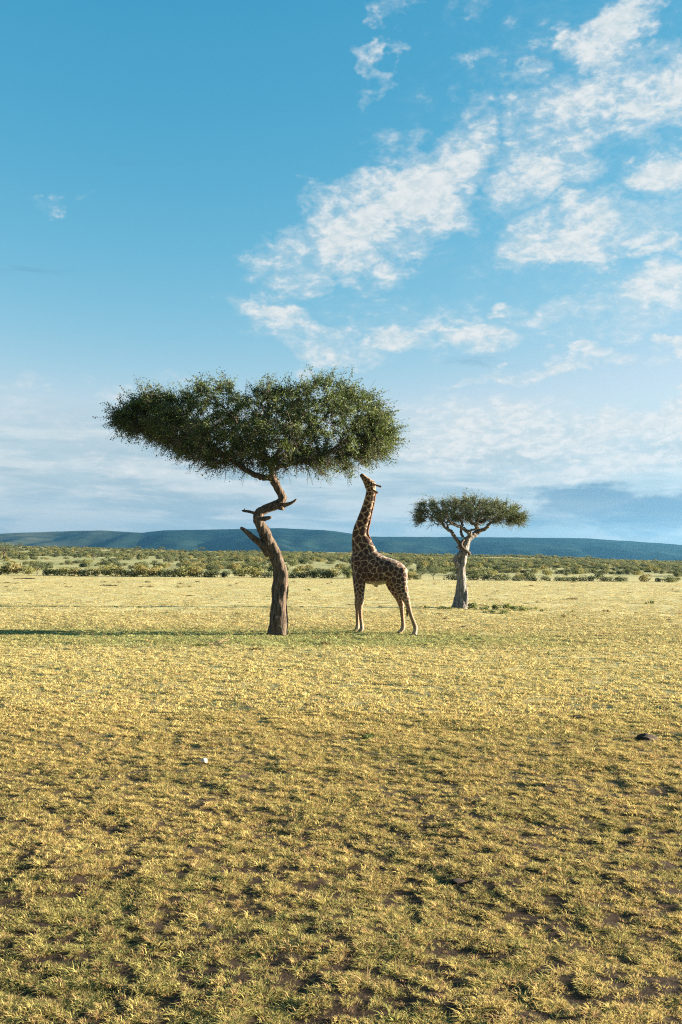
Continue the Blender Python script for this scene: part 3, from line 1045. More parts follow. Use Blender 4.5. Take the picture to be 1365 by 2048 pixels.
blend((sstep(745, 750, pxs) * (pys < 978) * (pys > 964)) * (1 - sstep(.1, .5, tipm)) * .8, (.17, .115, .075))
set_attr(body, 'coat', np.concatenate([np.clip(col, 0, 1), np.ones((nV, 1))], 1), 'FLOAT_COLOR')
m, t, o_ = new_mat('giraffe_coat')
a = t.n('ShaderNodeAttribute', attribute_name='coat')
d = t.n('ShaderNodeBsdfPrincipled')
d.inputs['Roughness'].default_value = .7
d.inputs['Specular IOR Level'].default_value = .25
d.inputs['Sheen Weight'].default_value = .15
tcn = t.n('ShaderNodeTexCoord')
t.link(t.mix(t.mapr(t.noise(tcn.outputs['Object'], 40, 4, .6), .3, .7, 0, .35), a.outputs['Color'], t.mix(1.0, a.outputs['Color'], (.6, .55, .5), 'MULTIPLY')), d.inputs['Base Color'])
b = t.n('ShaderNodeBump')
b.inputs['Strength'].default_value = .25
b.inputs['Distance'].default_value = .01
t.link(t.noise(tcn.outputs['Object'], 25, 4, .6), b.inputs['Height'])
t.link(b.outputs[0], d.inputs['Normal'])
t.link(d.outputs[0], o_.inputs['Surface'])
body.materials.clear()
obj('body', body, m, giraffe)
M_MANE = solid_mat('mane_hair', (.14, .06, .025), (.26, .12, .05), 30, .6, 60)
M_TUFT = solid_mat('tail_hair', (.012, .009, .008), (.03, .022, .018), 30, .6, 60)
M_EYE, t, o_ = new_mat('eye_dark')
d = t.n('ShaderNodeBsdfPrincipled')
d.inputs['Base Color'].default_value = (.01, .007, .006, 1)
d.inputs['Roughness'].default_value = .12
t.link(d.outputs[0], o_.inputs['Surface'])
# mane: short upright hairs along the back of the neck
mb = MB()
mane_line = spline([(749.2, 986), (748.3, 995), (745.6, 1012), (741.6, 1031), (738.2, 1049), (735.0, 1062), (735.0, 1070), (737.0, 1076), (740, 1081)], 16)
rr = random.Random(8)
for (px, py) in mane_line:
    for _ in range(5):
        p = Vector(gl(px - 1.2, py, rr.uniform(-.012, .012)))
        e = Vector(gl(px + rr.uniform(.9, 2.0), py - rr.uniform(1.0, 3.5), rr.uniform(-.02, .02)))
        mb.tube([p, (p + e) / 2, e], [.016, .013, .004], 4)
obj('mane', mb.mesh('mane'), M_MANE, giraffe)
mb = MB()
tl = spline([(*gl(804, 1139, 0), .045), (*gl(808.5, 1148, -.02), .034), (*gl(810.6, 1162, -.03), .026), (*gl(811, 1178, -.03), .022), (*gl(812.2, 1190, -.02), .02), (*gl(814, 1197, -.01), .022)], 6)
mb.tube(tl[:, :3], tl[:, 3], 10)
tail = obj('tail', mb.mesh('tail'), m if False else bpy.data.materials['giraffe_coat'], giraffe)
set_attr(tail.data, 'coat', np.tile(np.array([.30, .20, .11, 1.0]), (len(tail.data.vertices), 1)), 'FLOAT_COLOR')
mb = MB()
for _ in range(42):
    p = Vector(gl(813.6 + rr.uniform(-1.2, 1.2), 1193 + rr.uniform(-1, 5), .0 + rr.uniform(-.03, .03)))
    mid_ = Vector(gl(815.5 + rr.uniform(-2.5, 2.5), 1205 + rr.uniform(-3, 3), .03 + rr.uniform(-.04, .04)))
    e = Vector(gl(812 + rr.uniform(-1.5, 2.5), 1222 + rr.uniform(-8, 12), .06 + rr.uniform(-.05, .05)))
    mb.tube([p, mid_, e], [.010, .012, .003], 4)
obj('tail_tuft', mb.mesh('tail_tuft'), M_TUFT, tail)
import bmesh
for s in (-1, 1):
    bm = bmesh.new()
    bmesh.ops.create_uvsphere(bm, u_segments=12, v_segments=8, radius=.032)
    e_ = bpy.data.meshes.new('eye'); bm.to_mesh(e_); bm.free()
    obj('eye', e_, M_EYE, giraffe, gl(741.2, 965.8, .118 * s))

# ------------------------------------------------------------------ bushes
def bush_mesh(name, seed, n, rx, rz, leaf, mat, lumps=9, stems=True):
    """unit-like shrub: leaves on the skins of several lumps, uneven top"""
    rng = np.random.default_rng(seed)
    cs = np.stack([rng.uniform(-.62, .62, lumps) * rx, rng.uniform(-.62, .62, lumps) * rx, rng.uniform(.30, .72, lumps) * rz], 1)
    rs = rng.uniform(.30, .52, lumps)
    k = rng.integers(0, lumps, n)
    d = rng.normal(size=(n, 3)); d /= np.linalg.norm(d, axis=1)[:, None]
    rad = rs[k] * rng.uniform(.55, 1.12, n) ** .6
    P = cs[k] + d * np.stack([rad * rx, rad * rx, rad * rz * 1.0], 1)
    P[:, 2] = np.abs(P[:, 2]) * .98 + .02
    v, q = leaf_quads(rng, P, leaf * rng.uniform(.6, 1.5, n), .6, (0, 0, 1), .3)
    me = np_mesh(name, v, q, smooth=False)
    set_attr(me, 'v', np.repeat(np.clip(rng.normal(.45, .25, lumps)[k] * .5 + rng.normal(.25, .15, n), 0, 1), 4))
    me.materials.append(mat)
    return me


BUSH = {
    'yellow': [bush_mesh('bush_y%d' % k, 100 + k, 900, 1.0, 1.0, .13, M_BUSH_Y) for k in range(5)],
    'grey': [bush_mesh('bush_g%d' % k, 120 + k, 800, 1.0, 1.0, .14, M_BUSH_G) for k in range(5)],
    'dark': [bush_mesh('bush_d%d' % k, 140 + k, 800, 1.0, .9, .14, M_BUSH_D) for k in range(4)],
}
WORDS = {'yellow': 'olive-yellow rounded', 'grey': 'grey-green loose', 'dark': 'dark green dense'}
rr = random.Random(44)
ORD = ['first', 'second', 'third', 'fourth', 'fifth', 'sixth', 'seventh', 'eighth', 'ninth', 'tenth', 'eleventh', 'twelfth', 'thirteenth', 'fourteenth', 'fifteenth',
       'sixteenth', 'seventeenth', 'eighteenth', 'nineteenth', 'twentieth', 'twenty-first', 'twenty-second', 'twenty-third', 'twenty-fourth', 'twenty-fifth']


def tz(x, y):
    return float(terrain(np.array([x]), np.array([y]))[0])


def place_bush(kind, x, y, w, h, label, group):
    me = rr.choice(BUSH[kind])
    o = bpy.data.objects.new('bush', me)
    C.objects.link(o)
    o.location = (x, y, tz(x, y) - .04)
    o.rotation_euler = (0, 0, rr.uniform(0, 6.28))
    o.scale = (w / 2, w / 2 * rr.uniform(.8, 1.1), h)
    tag(o, label, 'bush', group)
    return o


# front row, read off the photograph: centre x, foot y, width, height in pixels, kind
FRONT = [(4, 1150, 44, 24, 'yellow'), (32, 1150, 34, 27, 'yellow'), (58, 1150, 30, 20, 'yellow'), (92, 1150, 22, 18, 'grey'), (106, 1150, 18, 16, 'yellow'), (128, 1151, 40, 21, 'yellow'),
         (148, 1151, 30, 20, 'yellow'), (168, 1152, 26, 19, 'grey'), (188, 1152, 24, 19, 'yellow'), (207, 1152, 28, 17, 'yellow'), (232, 1153, 40, 22, 'yellow'), (258, 1154, 26, 16, 'grey'),
         (278, 1154, 46, 28, 'yellow'), (300, 1154, 30, 20, 'yellow'), (326, 1155, 24, 19, 'grey'), (348, 1155, 28, 20, 'yellow'), (372, 1155, 50, 26, 'yellow'), (396, 1155, 34, 24, 'yellow'),
         (422, 1156, 36, 19, 'grey'), (447, 1156, 28, 16, 'grey'), (486, 1156, 44, 24, 'yellow'), (514, 1156, 34, 23, 'yellow'), (534, 1156, 22, 14, 'dark'), (590, 1157, 34, 15, 'grey'),
         (612, 1157, 28, 16, 'yellow'), (630, 1157, 26, 22, 'grey'), (652, 1158, 42, 20, 'dark'), (668, 1158, 32, 24, 'yellow'), (697, 1158, 34, 22, 'grey'), (822, 1159, 24, 22, 'yellow'),
         (832, 1159, 18, 14, 'grey'), (902, 1161, 24, 16, 'dark'), (946, 1162, 24, 14, 'grey'), (972, 1162, 30, 16, 'dark'), (1004, 1163, 36, 17, 'grey'), (1036, 1163, 26, 13, 'grey'),
         (1062, 1163, 24, 12, 'dark'), (1090, 1164, 30, 13, 'grey'), (1122, 1164, 28, 12, 'grey'), (1150, 1164, 26, 12, 'grey'), (1175, 1165, 34, 15, 'dark'), (1212, 1165, 30, 13, 'grey'),
         (1244, 1165, 30, 13, 'grey'), (1291, 1166, 22, 19, 'yellow'), (1318, 1165, 18, 12, 'dark'), (1345, 1165, 34, 15, 'grey')]


def zone_of(px):
    for lim, name in ((180, 'near the left frame edge'), (545, 'left of the crooked trunk'), (705, 'between crooked trunk and giraffe'), (912, 'between giraffe and smaller acacia'), (1140, 'right of the smaller acacia'), (9999, 'near the right frame edge')):
        if px < lim:
            return name


zc = {}
for (px, py, w, h, kind) in FRONT:
    x, y, _ = ground_point(px, py)
    y2 = float(edge_y(np.array([x * y / y]))[0]) + 1.0
    x = x / y * y2
    y = y2
    s = y / FPX
    zn = zone_of(px)
    zc[zn] = zc.get(zn, 0) + 1
    if px == 1291:
        lab = 'lone brown-topped bush at the right end of the row along the plain'
    else:
        lab = '%s bush, %s from the left in the row %s' % ({'yellow': 'olive-yellow', 'grey': 'grey-green', 'dark': 'dark'}[kind], ORD[zc[zn] - 1], zn)
    place_bush(kind, x, y, w * s * 1.12, h * s * .86, lab, 'bushes in the row edging the plain')

# scattered bushes on the slope behind
n_slope = 0
taken = []
tries = 0
while n_slope < 235 and tries < 9000:
    tries += 1
    px = rr.uniform(-40, 1405)
    t_ = rr.uniform(6, 190) if rr.random() < .8 else rr.uniform(4, 60)
    a = (px - 682.5) / FPX
    y = 106 + t_
    for _ in range(3):
        y = float(edge_y(np.array([a * y]))[0]) + t_
    x = a * y
    open_ = px < 330 and t_ > 15
    if open_ and rr.random() < .55:
        continue
    w = rr.uniform(.9, 2.4) * (1 + t_ / 330)
    if any(abs(x - q0) < .42 * (w + w0) and abs(y - q1) < .5 * (w + w0) for q0, q1, w0 in taken):
        continue
    taken.append((x, y, w))
    kind = rr.choices(['yellow', 'grey', 'dark'], (.30, .45, .25) if px < 700 else (.18, .5, .32))[0]
    h = w * rr.uniform(.34, .54)
    depth = 'just behind the front row' if t_ < 45 else ('midway up the scrub slope' if t_ < 110 else 'high up the scrub slope')
    lab = '%s %s bush %s, %s' % ('big' if w > 2.3 else ('small' if w < 1.4 else 'mid-sized'), WORDS[kind], depth, zone_of(px))
    place_bush(kind, x, y, w, h, lab, 'bushes on the scrub slope behind the plain')
    n_slope += 1


# ------------------------------------------------------------------ small far trees
def small_tree_mesh(seed, dark=True):
    rng = np.random.default_rng(seed)
    q = MB()
    top = []
    q.tube([(0, 0, -.1), (.10, 0, .35), (-.08, .05, .8), (.05, 0, 1.3)], [.15, .11, .09, .06], 7)
    for k in range(6):
        a = k * 1.05 + rng.uniform(-.3, .3)
        r = rng.uniform(.9, 1.5)
        e = (math.cos(a) * r, math.sin(a) * r, 1.7 + rng.uniform(0, .5))
        q.tube([(0, 0, .55 + .1 * k), (e[0] * .45, e[1] * .45, 1.05 + .08 * k), e], [.06, .045, .02], 5)
        top.append(e)
    n = 1100
    ang, rad = rng.uniform(0, 6.28, n), np.sqrt(rng.uniform(0, 1, n)) * 1.75
    lump = fbm(np.cos(ang) * rad * 1.5, np.sin(ang) * rad * 1.5, octaves=2, seed=seed)
    P = np.stack([np.cos(ang) * rad, np.sin(ang) * rad, 1.45 + (rng.uniform(0, 1, n)) * (1.5 - .6 * rad / 1.75) + (lump - .5) * .8], 1)
    v, f = leaf_quads(rng, P, .15 * rng.uniform(.6, 1.4, n), .6)
    me = np_mesh('crown', v, f, smooth=False)
    set_attr(me, 'v', np.repeat(rng.uniform(0, 1, n), 4))
    return q.mesh('trunk'), me


FAR_TREES = [
    (77, 1150, 27, 'dark', 'small dark tree with upright trunk in the front bushes near the left edge'),
    (843, 1160, 20, 'dark', "small flat-topped tree just behind the giraffe's rump"),
    (868, 1160, 22, 'dark', 'small flat-topped tree between giraffe and smaller acacia, nearer the acacia'),
    (815, 1158, 14, 'dark', 'tiny dark tree tight against the rump of the giraffe'),
    (190, 1142, 24, 'dark', 'thin tall dark tree on the open slope, left part of the scrub'),
    (10, 1140, 30, 'dark', 'dark flat tree on the slope at the left edge of the photo'),
    (340, 1146, 18, 'dark', 'low dark spreading tree behind the front row, left of crooked tree'),
    (425, 1140, 17, 'dark', 'dark spreading tree on the slope, the last before the crooked trunk'),
    (1100, 1146, 14, 'dark', 'dark spreading tree on the right-hand slope midway to the frame edge'),
    (1335, 1148, 18, 'dark', 'dark spreading tree near the right edge of the photo'),
]
SKY_TREES = [(43, 'dark lone tree topping the ridge near the left edge'), (277, 'small tree on the ridge line, first of a pair left of the crooked tree'), (325, 'small tree on the ridge line, second of a pair left of the crooked tree'),
             (405, 'small tree on the ridge line nearest the crooked trunk'), (1078, 'small tree on the ridge line right of the smaller acacia'), (1180, 'small tree on the ridge line far to the right')]
tmeshes = [small_tree_mesh(300 + k) for k in range(4)]
for (tm, lm) in tmeshes:
    tm.materials.append(M_BRANCH1)
    lm.materials.append(M_BUSH_D)


def place_small_tree(x, y, h, label, group, wide=1.0):
    e = empty('small_tree', (x, y, tz(x, y) - .03), rr.uniform(0, 6.28))
    s = h / 3.0
    e.scale = (s * wide, s * wide, s)
    tag(e, label, 'tree', group)
    tm, lm = rr.choice(tmeshes)
    obj('trunk', tm, None, e)
    c_ = obj('crown', lm, None, e)
    c_['kind'] = 'stuff'


for (px, py, h, kd, lab) in FAR_TREES:
    a = (px - 682.5) / FPX
    t_ = 4.0 if py > 1148 else (1156 - py) * 9.0
    y = 106.0
    for _ in range(4):
        y = float(edge_y(np.array([a * y]))[0]) + t_
    place_small_tree(a * y, y, h * y / FPX * 1.15, lab, 'small trees in the scrub', .9)
for (px, lab) in SKY_TREES:
    a = (px - 682.5) / FPX
    y = 690.0
    place_small_tree(a * y, y, 3.4, lab, 'small trees on the ridge line', 1.25)


# ------------------------------------------------------------------ instanced stuff (grass, far scrub)
def scatter(name, label, cat, pts, rot, scl, index, tint, protos, kind='stuff'):
    """one object whose points carry small meshes"""
    coll = bpy.data.collections.new(name + '_source')
    for k, (pm) in enumerate(protos):
        po = bpy.data.objects.new('%s_piece_%02d' % (name, k), pm)
        coll.objects.link(po)
    me = bpy.data.meshes.new(name)
    me.vertices.add(len(pts))
    me.vertices.foreach_set('co', np.ascontiguousarray(pts, np.float32).ravel())
    set_attr(me, 'rot', rot, 'FLOAT_VECTOR')
    set_attr(me, 'scl', scl, 'FLOAT_VECTOR')
    set_attr(me, 'idx', index, 'INT')
    set_attr(me, 'tint', tint, 'FLOAT_COLOR')
    o = bpy.data.objects.new(name, me)
    C.objects.link(o)
    ng = bpy.data.node_groups.new(name, 'GeometryNodeTree')
    ng.interface.new_socket('Geometry', in_out='INPUT', socket_type='NodeSocketGeometry')
    ng.interface.new_socket('Geometry', in_out='OUTPUT', socket_type='NodeSocketGeometry')
    gi, go = ng.nodes.new('NodeGroupInput'), ng.nodes.new('NodeGroupOutput')
    ci = ng.nodes.new('GeometryNodeCollectionInfo')
    ci.inputs['Collection'].default_value = coll
    ci.inputs['Separate Children'].default_value = True
    ci.inputs['Reset Children'].default_value = True
    ip = ng.nodes.new('GeometryNodeInstanceOnPoints')
    ip.inputs['Pick Instance'].default_value = True

    def na(nm, ty):
        nd = ng.nodes.new('GeometryNodeInputNamedAttribute')
        nd.data_type = ty
        nd.inputs['Name'].default_value = nm
        return nd.outputs[0]
    L = ng.links.new
    L(gi.outputs[0], ip.inputs['Points'])
    L(ci.outputs[0], ip.inputs['Instance'])
    L(na('idx', 'INT'), ip.inputs['Instance Index'])
    e2r = ng.nodes.new('FunctionNodeEulerToRotation')
    L(na('rot', 'FLOAT_VECTOR'), e2r.inputs[0])
    L(e2r.outputs[0], ip.inputs['Rotation'])
    L(na('scl', 'FLOAT_VECTOR'), ip.inputs['Scale'])
    L(ip.outputs[0], go.inputs[0])
    o.modifiers.new('scatter', 'NODES').node_group = ng
    tag(o, label, cat, kind=kind)
    return o


# far scrub beyond the counted bushes
rng = np.random.default_rng(77)
n = 14000
yy = 106 + 190 * (rng.uniform(size=n) ** 1.0) ** 1.0
yy = 300 * (740 / 300.0) ** rng.uniform(size=n)
aa = rng.uniform(-.45, .45, n)
xx = aa * yy
cl = fbm(xx * .012, yy * .02, octaves=3, seed=70)
keep = (cl > .44) & (((xx / yy) > -.15) | (rng.uniform(size=n) < .55))
n2_ = 2600
y2 = rng.uniform(150, 300, n2_)
a2 = rng.uniform(-.45, .45, n2_)
keep2 = (fbm(a2 * y2 * .03, y2 * .05, octaves=3, seed=71) > .5) & ((a2 > -.16) | (rng.uniform(size=n2_) < .3))
yy = np.concatenate([yy[keep], y2[keep2]]); xx = np.concatenate([xx[keep], (a2 * y2)[keep2]])
n = len(yy)
w = rng.uniform(.9, 2.3, n) * (1 + (yy - 200) / 900)
pts = np.stack([xx, yy, terrain(xx, yy) - .05], 1)
rot = np.stack([np.zeros(n), np.zeros(n), rng.uniform(0, 6.28, n)], 1)
scl = np.stack([w / 2, w / 2, w * rng.uniform(.30, .48, n)], 1)
protos = [BUSH['yellow'][0], BUSH['yellow'][1], BUSH['grey'][0], BUSH['grey'][1], BUSH['grey'][2], BUSH['dark'][0], BUSH['dark'][1]]
index = rng.choice(7, n, p=[.11, .11, .17, .17, .16, .14, .14])
scatter('scrub', 'continuous olive and grey-green scrub covering the far slope up to the ridge', 'scrub', pts, rot, scl, index, np.ones((n, 4)), protos)


# grass
def tuft_mesh(name, seed, blades, length, width, spread, lean):
    rng = np.random.default_rng(seed)
    V, F, tone = [], [], []
    for b_ in range(blades):
        a = rng.uniform(0, 6.28)
        r = spread * math.sqrt(rng.uniform())
        p = np.array([math.cos(a) * r, math.sin(a) * r, -.004])
        out_ = np.array([math.cos(a + rng.normal(0, .6)), math.sin(a + rng.normal(0, .6)), 0])
        L = length * rng.uniform(.5, 1.25)
        ln_ = lean * rng.uniform(.3, 1.5)
        side = np.array([-out_[1], out_[0], 0]) * width * rng.uniform(.6, 1.2) * .5
        up = np.array([0, 0, 1.0])
        p1 = p + (up * .62 + out_ * ln_ * .35) * L * .62
        p2 = p1 + (up * (.55 - .35 * ln_) + out_ * ln_ * .75) * L * .55
        i = len(V)
        V += [p - side, p + side, p1 + side * .8, p1 - side * .8, p2 + side * .12, p2 - side * .12]
        F += [(i, i + 1, i + 2, i + 3), (i + 3, i + 2, i + 4, i + 5)]
        tone += [rng.uniform()] * 6
    me = np_mesh(name, np.array(V), np.array(F), smooth=False)
    set_attr(me, 'v', np.array(tone))
    return me


m, t, o_ = new_mat('grass_blade')
ti = t.n('ShaderNodeAttribute', attribute_name='tint', attribute_type='INSTANCER')
va = t.n('ShaderNodeAttribute', attribute_name='v')
col_ = t.mix(t.mapr(va.outputs['Fac'], 0, 1, 0, .5, 'LINEAR'), ti.outputs['Color'], (.52, .41, .16))
col_ = t.mix(t.mapr(va.outputs['Fac'], .78, .82, 0, .75), col_, (.34, .19, .105))
d = t.n('ShaderNodeBsdfDiffuse')
t.link(col_, d.inputs['Color'])
tr = t.n('ShaderNodeBsdfTranslucent')
t.link(col_, tr.inputs['Color'])
mx = t.n('ShaderNodeMixShader')
mx.inputs[0].default_value = .4
t.link(d.outputs[0], mx.inputs[1])
t.link(tr.outputs[0], mx.inputs[2])
t.link(mx.outputs[0], o_.inputs['Surface'])
M_GRASS = m
near_p = [tuft_mesh('tuft_near_%d' % k, 500 + k, 24, .050, .0050, .036, 1.0 + .12 * k) for k in range(7)]
mid_p = [tuft_mesh('tuft_mid_%d' % k, 520 + k, 16, .055, .0105, .06, 1.1) for k in range(6)]
for pm in near_p + mid_p:
    pm.materials.append(M_GRASS)
rng = np.random.default_rng(91)


def grass_points(n, d0, d1, powr):
    u = rng.uniform(size=n)
    if powr == 0:
        dd = d0 * (d1 / d0) ** u
    else:
        dd = (d0 ** powr + u * (d1 ** powr - d0 ** powr)) ** (1 / powr)
    a = rng.uniform(-.43, .43, n)
    return a * (dd + 1.2), dd


def grass_tint(x, y):
    n = len(x)
    g = fbm(x * .55, y * .55, octaves=3, seed=31)
    g2 = fbm(x * 3.1, y * 3.1, octaves=2, seed=33)
    r_ = np.hypot(x + 2.5, (y - 30.5) * 2.6)
    patch_ = np.clip(sstep(13.5, 3.5, r_) + (fbm(x * .8, y * .8, octaves=3, seed=35) - .5) * .8, 0, 1) * (r_ < 15)
    green = np.clip(.30 * sstep(.40, .75, g * .6 + g2 * .4 + rng.normal(0, .10, n)) + .34 * (1 - sstep(6, 24, y)) * sstep(.50, .68, g2 * .5 + g * .5 + rng.normal(0, .08, n)), 0, .85)
    green = np.maximum(green, patch_ * .9)
    straw_ = np.array([.60, .475, .165]); grn = np.array([.20, .24, .065]); pat = np.array([.33, .37, .15]); brn = np.array([.38, .24, .12])
    fr = sstep(9, 34, y)[:, None]
    strw = straw_[None] * (1 - fr) + np.array([.55, .465, .215])[None] * fr
    c = strw * (1 - green[:, None]) + grn[None] * green[:, None]
    c = c * (1 - patch_[:, None] * .8) + pat[None] * patch_[:, None] * .8
    b_ = (rng.uniform(size=n) < .10 * (1 - sstep(8, 30, y)) + .03)[:, None]
    c = np.where(b_, brn[None], c)
    c = c * rng.uniform(.8, 1.15, n)[:, None]
    return np.concatenate([c, np.ones((n, 1))], 1)


def cover(x, y):
    return .15 * fbm(x * 1.6, y * 1.6, octaves=2, seed=51) + .85 * fbm(x * 11.0, y * 11.0, octaves=2, seed=53)


x, y = grass_points(125000, 3.6, 16.0, 1.15)
cv = cover(x, y)
k = cv > .42 + .05 * rng.uniform(size=len(x)) - .03 * sstep(8, 16, y)
k |= rng.uniform(size=len(x)) < .12
x, y, cv = x[k], y[k], cv[k]
n = len(x)
s = np.where(rng.uniform(size=n) < .018, 1.7, 1.0) * rng.uniform(.5, 1.1, n) * (.60 + 1.1 * np.clip(cv - .44, 0, .3)) * (1 + .35 * sstep(8, 16, y))
scatter('grass', 'short patchy yellow-green grass covering the foreground', 'grass', np.stack([x, y, terrain(x, y)], 1),
        np.stack([rng.normal(0, .12, n), rng.normal(0, .12, n), rng.uniform(0, 6.28, n)], 1), np.stack([s * 1.15, s * 1.15, s], 1), rng.integers(0, 7, n), grass_tint(x, y), near_p)
x, y = grass_points(120000, 14.0, 50.0, .6)
cv = cover(x, y)
k = (cv > .40 + .05 * rng.uniform(size=len(x))) & (rng.uniform(size=len(x)) < np.minimum(sstep(13.5, 16.5, y) + .1, 1 - .97 * sstep(30, 50, y)))
x, y, cv = x[k], y[k], cv[k]
n = len(x)
s = np.where(rng.uniform(size=n) < .012, 1.9, 1.0) * rng.uniform(.7, 1.2, n) * (.75 + .8 * np.clip(cv - .42, 0, .3))
grow = 1 + .9 * sstep(14, 40, y)
scatter('grass', 'short dry grass on the middle of the plain around the trees', 'grass', np.stack([x, y, terrain(x, y)], 1),
        np.stack([rng.normal(0, .15, n), rng.normal(0, .15, n), rng.uniform(0, 6.28, n)], 1), np.stack([s * grow * 1.2, s * grow * 1.2, s * .95], 1), rng.integers(0, 6, n), grass_tint(x, y), mid_p)
x, y = grass_points(80000, 28.0, 112.0, .5)
k = (y < edge_y(x) + 1) & (fbm(x * 1.1, y * .7, octaves=3, seed=55) > .40)
x, y = x[k], y[k]
n = len(x)
s = rng.uniform(.7, 1.2, n)
scatter('grass', 'sparse straw-coloured grass on the far part of the plain', 'grass', np.stack([x, y, terrain(x, y)], 1),
        np.stack([rng.normal(0, .15, n), rng.normal(0, .15, n), rng.uniform(0, 6.28, n)], 1), np.stack([s * 2.0, s * 2.0, s * .55], 1), rng.integers(0, 6, n), grass_tint(x, y), mid_p)

# ------------------------------------------------------------------ weeds, clods, dead wood on the plain
weed_g = [bush_mesh('weed_g%d' % k, 600 + k, 260, 1.0, 1.0, .22, M_WEED, 7) for k in range(4)]
weed_d = [bush_mesh('weed_d%d' % k, 620 + k, 220, 1.0, .8, .22, M_DRYWEED, 6) for k in range(4)]


def weed(px, py, w, h, kind, label, group, name='weed_clump', cat='weed'):
    x, y, z = ground_point(px, py)
    s = y / FPX
    o = bpy.data.objects.new(name, rr.choice(weed_g if kind == 'g' else weed_d))
    C.objects.link(o)
    o.location = (x, y, z - .015)
    o.rotation_euler = (0, 0, rr.uniform(0, 6.28))
    o.scale = (w * s / 2, w * s / 2 * rr.uniform(.7, 1.0), h * s)
    tag(o, label, cat, group)


GW = 'green weeds round the smaller acacia'
for (px, py, w, h, lab) in [
    (942, 1218, 30, 14, 'tallest green weed clump right at the foot of the smaller acacia'), (966, 1219, 26, 8, 'green weed clump second to the right of the smaller acacia'),
    (984, 1218, 30, 10, 'green weed clump third to the right of the smaller acacia'), (1008, 1218, 34, 11, 'green weed clump fourth to the right of the smaller acacia'),
    (1030, 1220, 26, 9, 'green weed clump fifth to the right of the smaller acacia'), (1048, 1222, 28, 11, 'green weed clump ending the line right of the smaller acacia'),
    (1010, 1228, 40, 8, 'low green weed mat in front of the line beside the smaller acacia'), (980, 1226, 30, 5, 'flat green weed mat nearest the smaller acacia roots'),
    (884, 1219, 24, 7, 'green weed clump just left of the smaller acacia'), (854, 1218, 14, 7, 'small green weed clump nearest the giraffe hind legs'), (900, 1219, 16, 6, 'low green weed touching the left root of the smaller acacia'),
    (1068, 1219, 18, 5, 'small weed trailing off past the green line'), (1088, 1222, 16, 4, 'last small weed to the right of the green line')]:
    weed(px, py, w, h, 'g', lab, GW)
for (px, py, w, h, kind, lab) in [
    (1304, 1208, 14, 8, 'g', 'bright green round weed at the right edge of the plain'), (1294, 1208, 8, 4, 'g', 'tiny dark weed left of the bright green round one'),
    (1127, 1236, 15, 10, 'd', 'brown weed with thin dry stalks right of the smaller acacia'), (1149, 1233, 10, 5, 'd', 'small brown weed beside the stalked one'),
    (1147, 1225, 10, 5, 'd', 'small brown weed above the stalked one'), (1143, 1199, 34, 5, 'd', 'wide flat dark weed mat far right of the smaller acacia'),
    (1212, 1226, 18, 6, 'd', 'low dark weed patch on the right of the plain'), (1272, 1226, 9, 4, 'd', 'small dark weed below the bright green one'),
    (1234, 1238, 14, 4, 'd', 'flat brown weed below the low dark patch'), (147, 1256, 13, 9, 'd', 'rounded brown weed tuft on the left of the plain'),
    (118, 1259, 22, 4, 'd', 'flat weed just left of the rounded brown tuft'), (881, 1229, 16, 4, 'd', 'low weed in front of the smaller acacia, upper of two'),
    (893, 1238, 11, 6, 'd', 'low round weed in front of the smaller acacia, lower of two'), (935, 1281, 24, 7, 'g', 'dark green tuft right of the giraffe hooves'),
    (964, 1286, 18, 5, 'd', 'dark clump just right of the green tuft by the giraffe'), (1023, 1294, 18, 4, 'd', 'flat dark tuft in the grass below the smaller acacia'),
    (650, 1289, 34, 9, 'd', 'brown grass hummock between the crooked trunk and giraffe'), (612, 1284, 24, 5, 'g', 'low green tuft between crooked trunk and brown hummock'),
    (1098, 1310, 12, 8, 'g', 'upright green tuft in the right middle grass'), (510, 1300, 40, 6, 'd', 'wide flat dark tuft below the crooked tree base'),
    (405, 1295, 30, 6, 'g', 'green tuft beneath the fallen twigs'), (1185, 1232, 12, 3, 'd', 'faint flat weed right of the stalked one'),
    (735, 1479, 34, 12, 'g', 'darker green grass clump in the middle foreground'), (1360, 1228, 12, 4, 'd', 'dark weed cut by the right frame edge')]:
    weed(px, py, w, h, kind, lab, 'weeds dotted over the plain')
GS = 'tiny weeds dotted over the far plain'
for k in range(110):
    px, py = rr.uniform(0, 1365), 1164 + 92 * rr.random() ** 1.4
    if 690 < px < 840 and py > 1240:
        continue
    band_ = 'far edge' if py < 1180 else ('middle' if py < 1210 else 'near side')
    ww, kd = rr.uniform(5, 20), ('d' if rr.random() < .8 else 'g')
    weed(px, py, ww, rr.uniform(1.6, 3.8), kd, '%s %s weed dotting the %s of the straw plain, %s' % ('wide' if ww > 15 else ('small' if ww > 9 else 'tiny'), 'brown' if kd == 'd' else 'green', band_, zone_of(px)), GS, 'small_weed')


def lump_mesh(name, seed, mat, squash=.45, amp=.35, sub=3):
    bm = bmesh.new()
    bmesh.ops.create_icosphere(bm, subdivisions=sub, radius=1.0)
    for v in bm.verts:
        p = np.array(v.co)
        f = 1 + amp * (float(fbm(np.array([p[0] * 2 + seed]), np.array([p[1] * 2]), np.array([p[2] * 2]), 3, seed)[0]) - .5) * 2
        v.co = Vector((p[0] * f, p[1] * f, max(p[2] * f * squash, -.12)))
    me = bpy.data.meshes.new(name)
    bm.to_mesh(me); bm.free()
    me.polygons.foreach_set('use_smooth', np.ones(len(me.polygons), bool))
    me.materials.append(mat)
    return me


def lump(px, py, w, me, name, label, cat, group=None, hz=1.0, rz=0.0):
    x, y, z = ground_point(px, py)
    s = w * y / FPX / 2
    o = bpy.data.objects.new(name, me)
    C.objects.link(o)
    o.location = (x, y, z + .01)
    o.rotation_euler = (0, 0, rz)
    o.scale = (s, s * .8, s * hz)
    tag(o, label, cat, group)
    return o


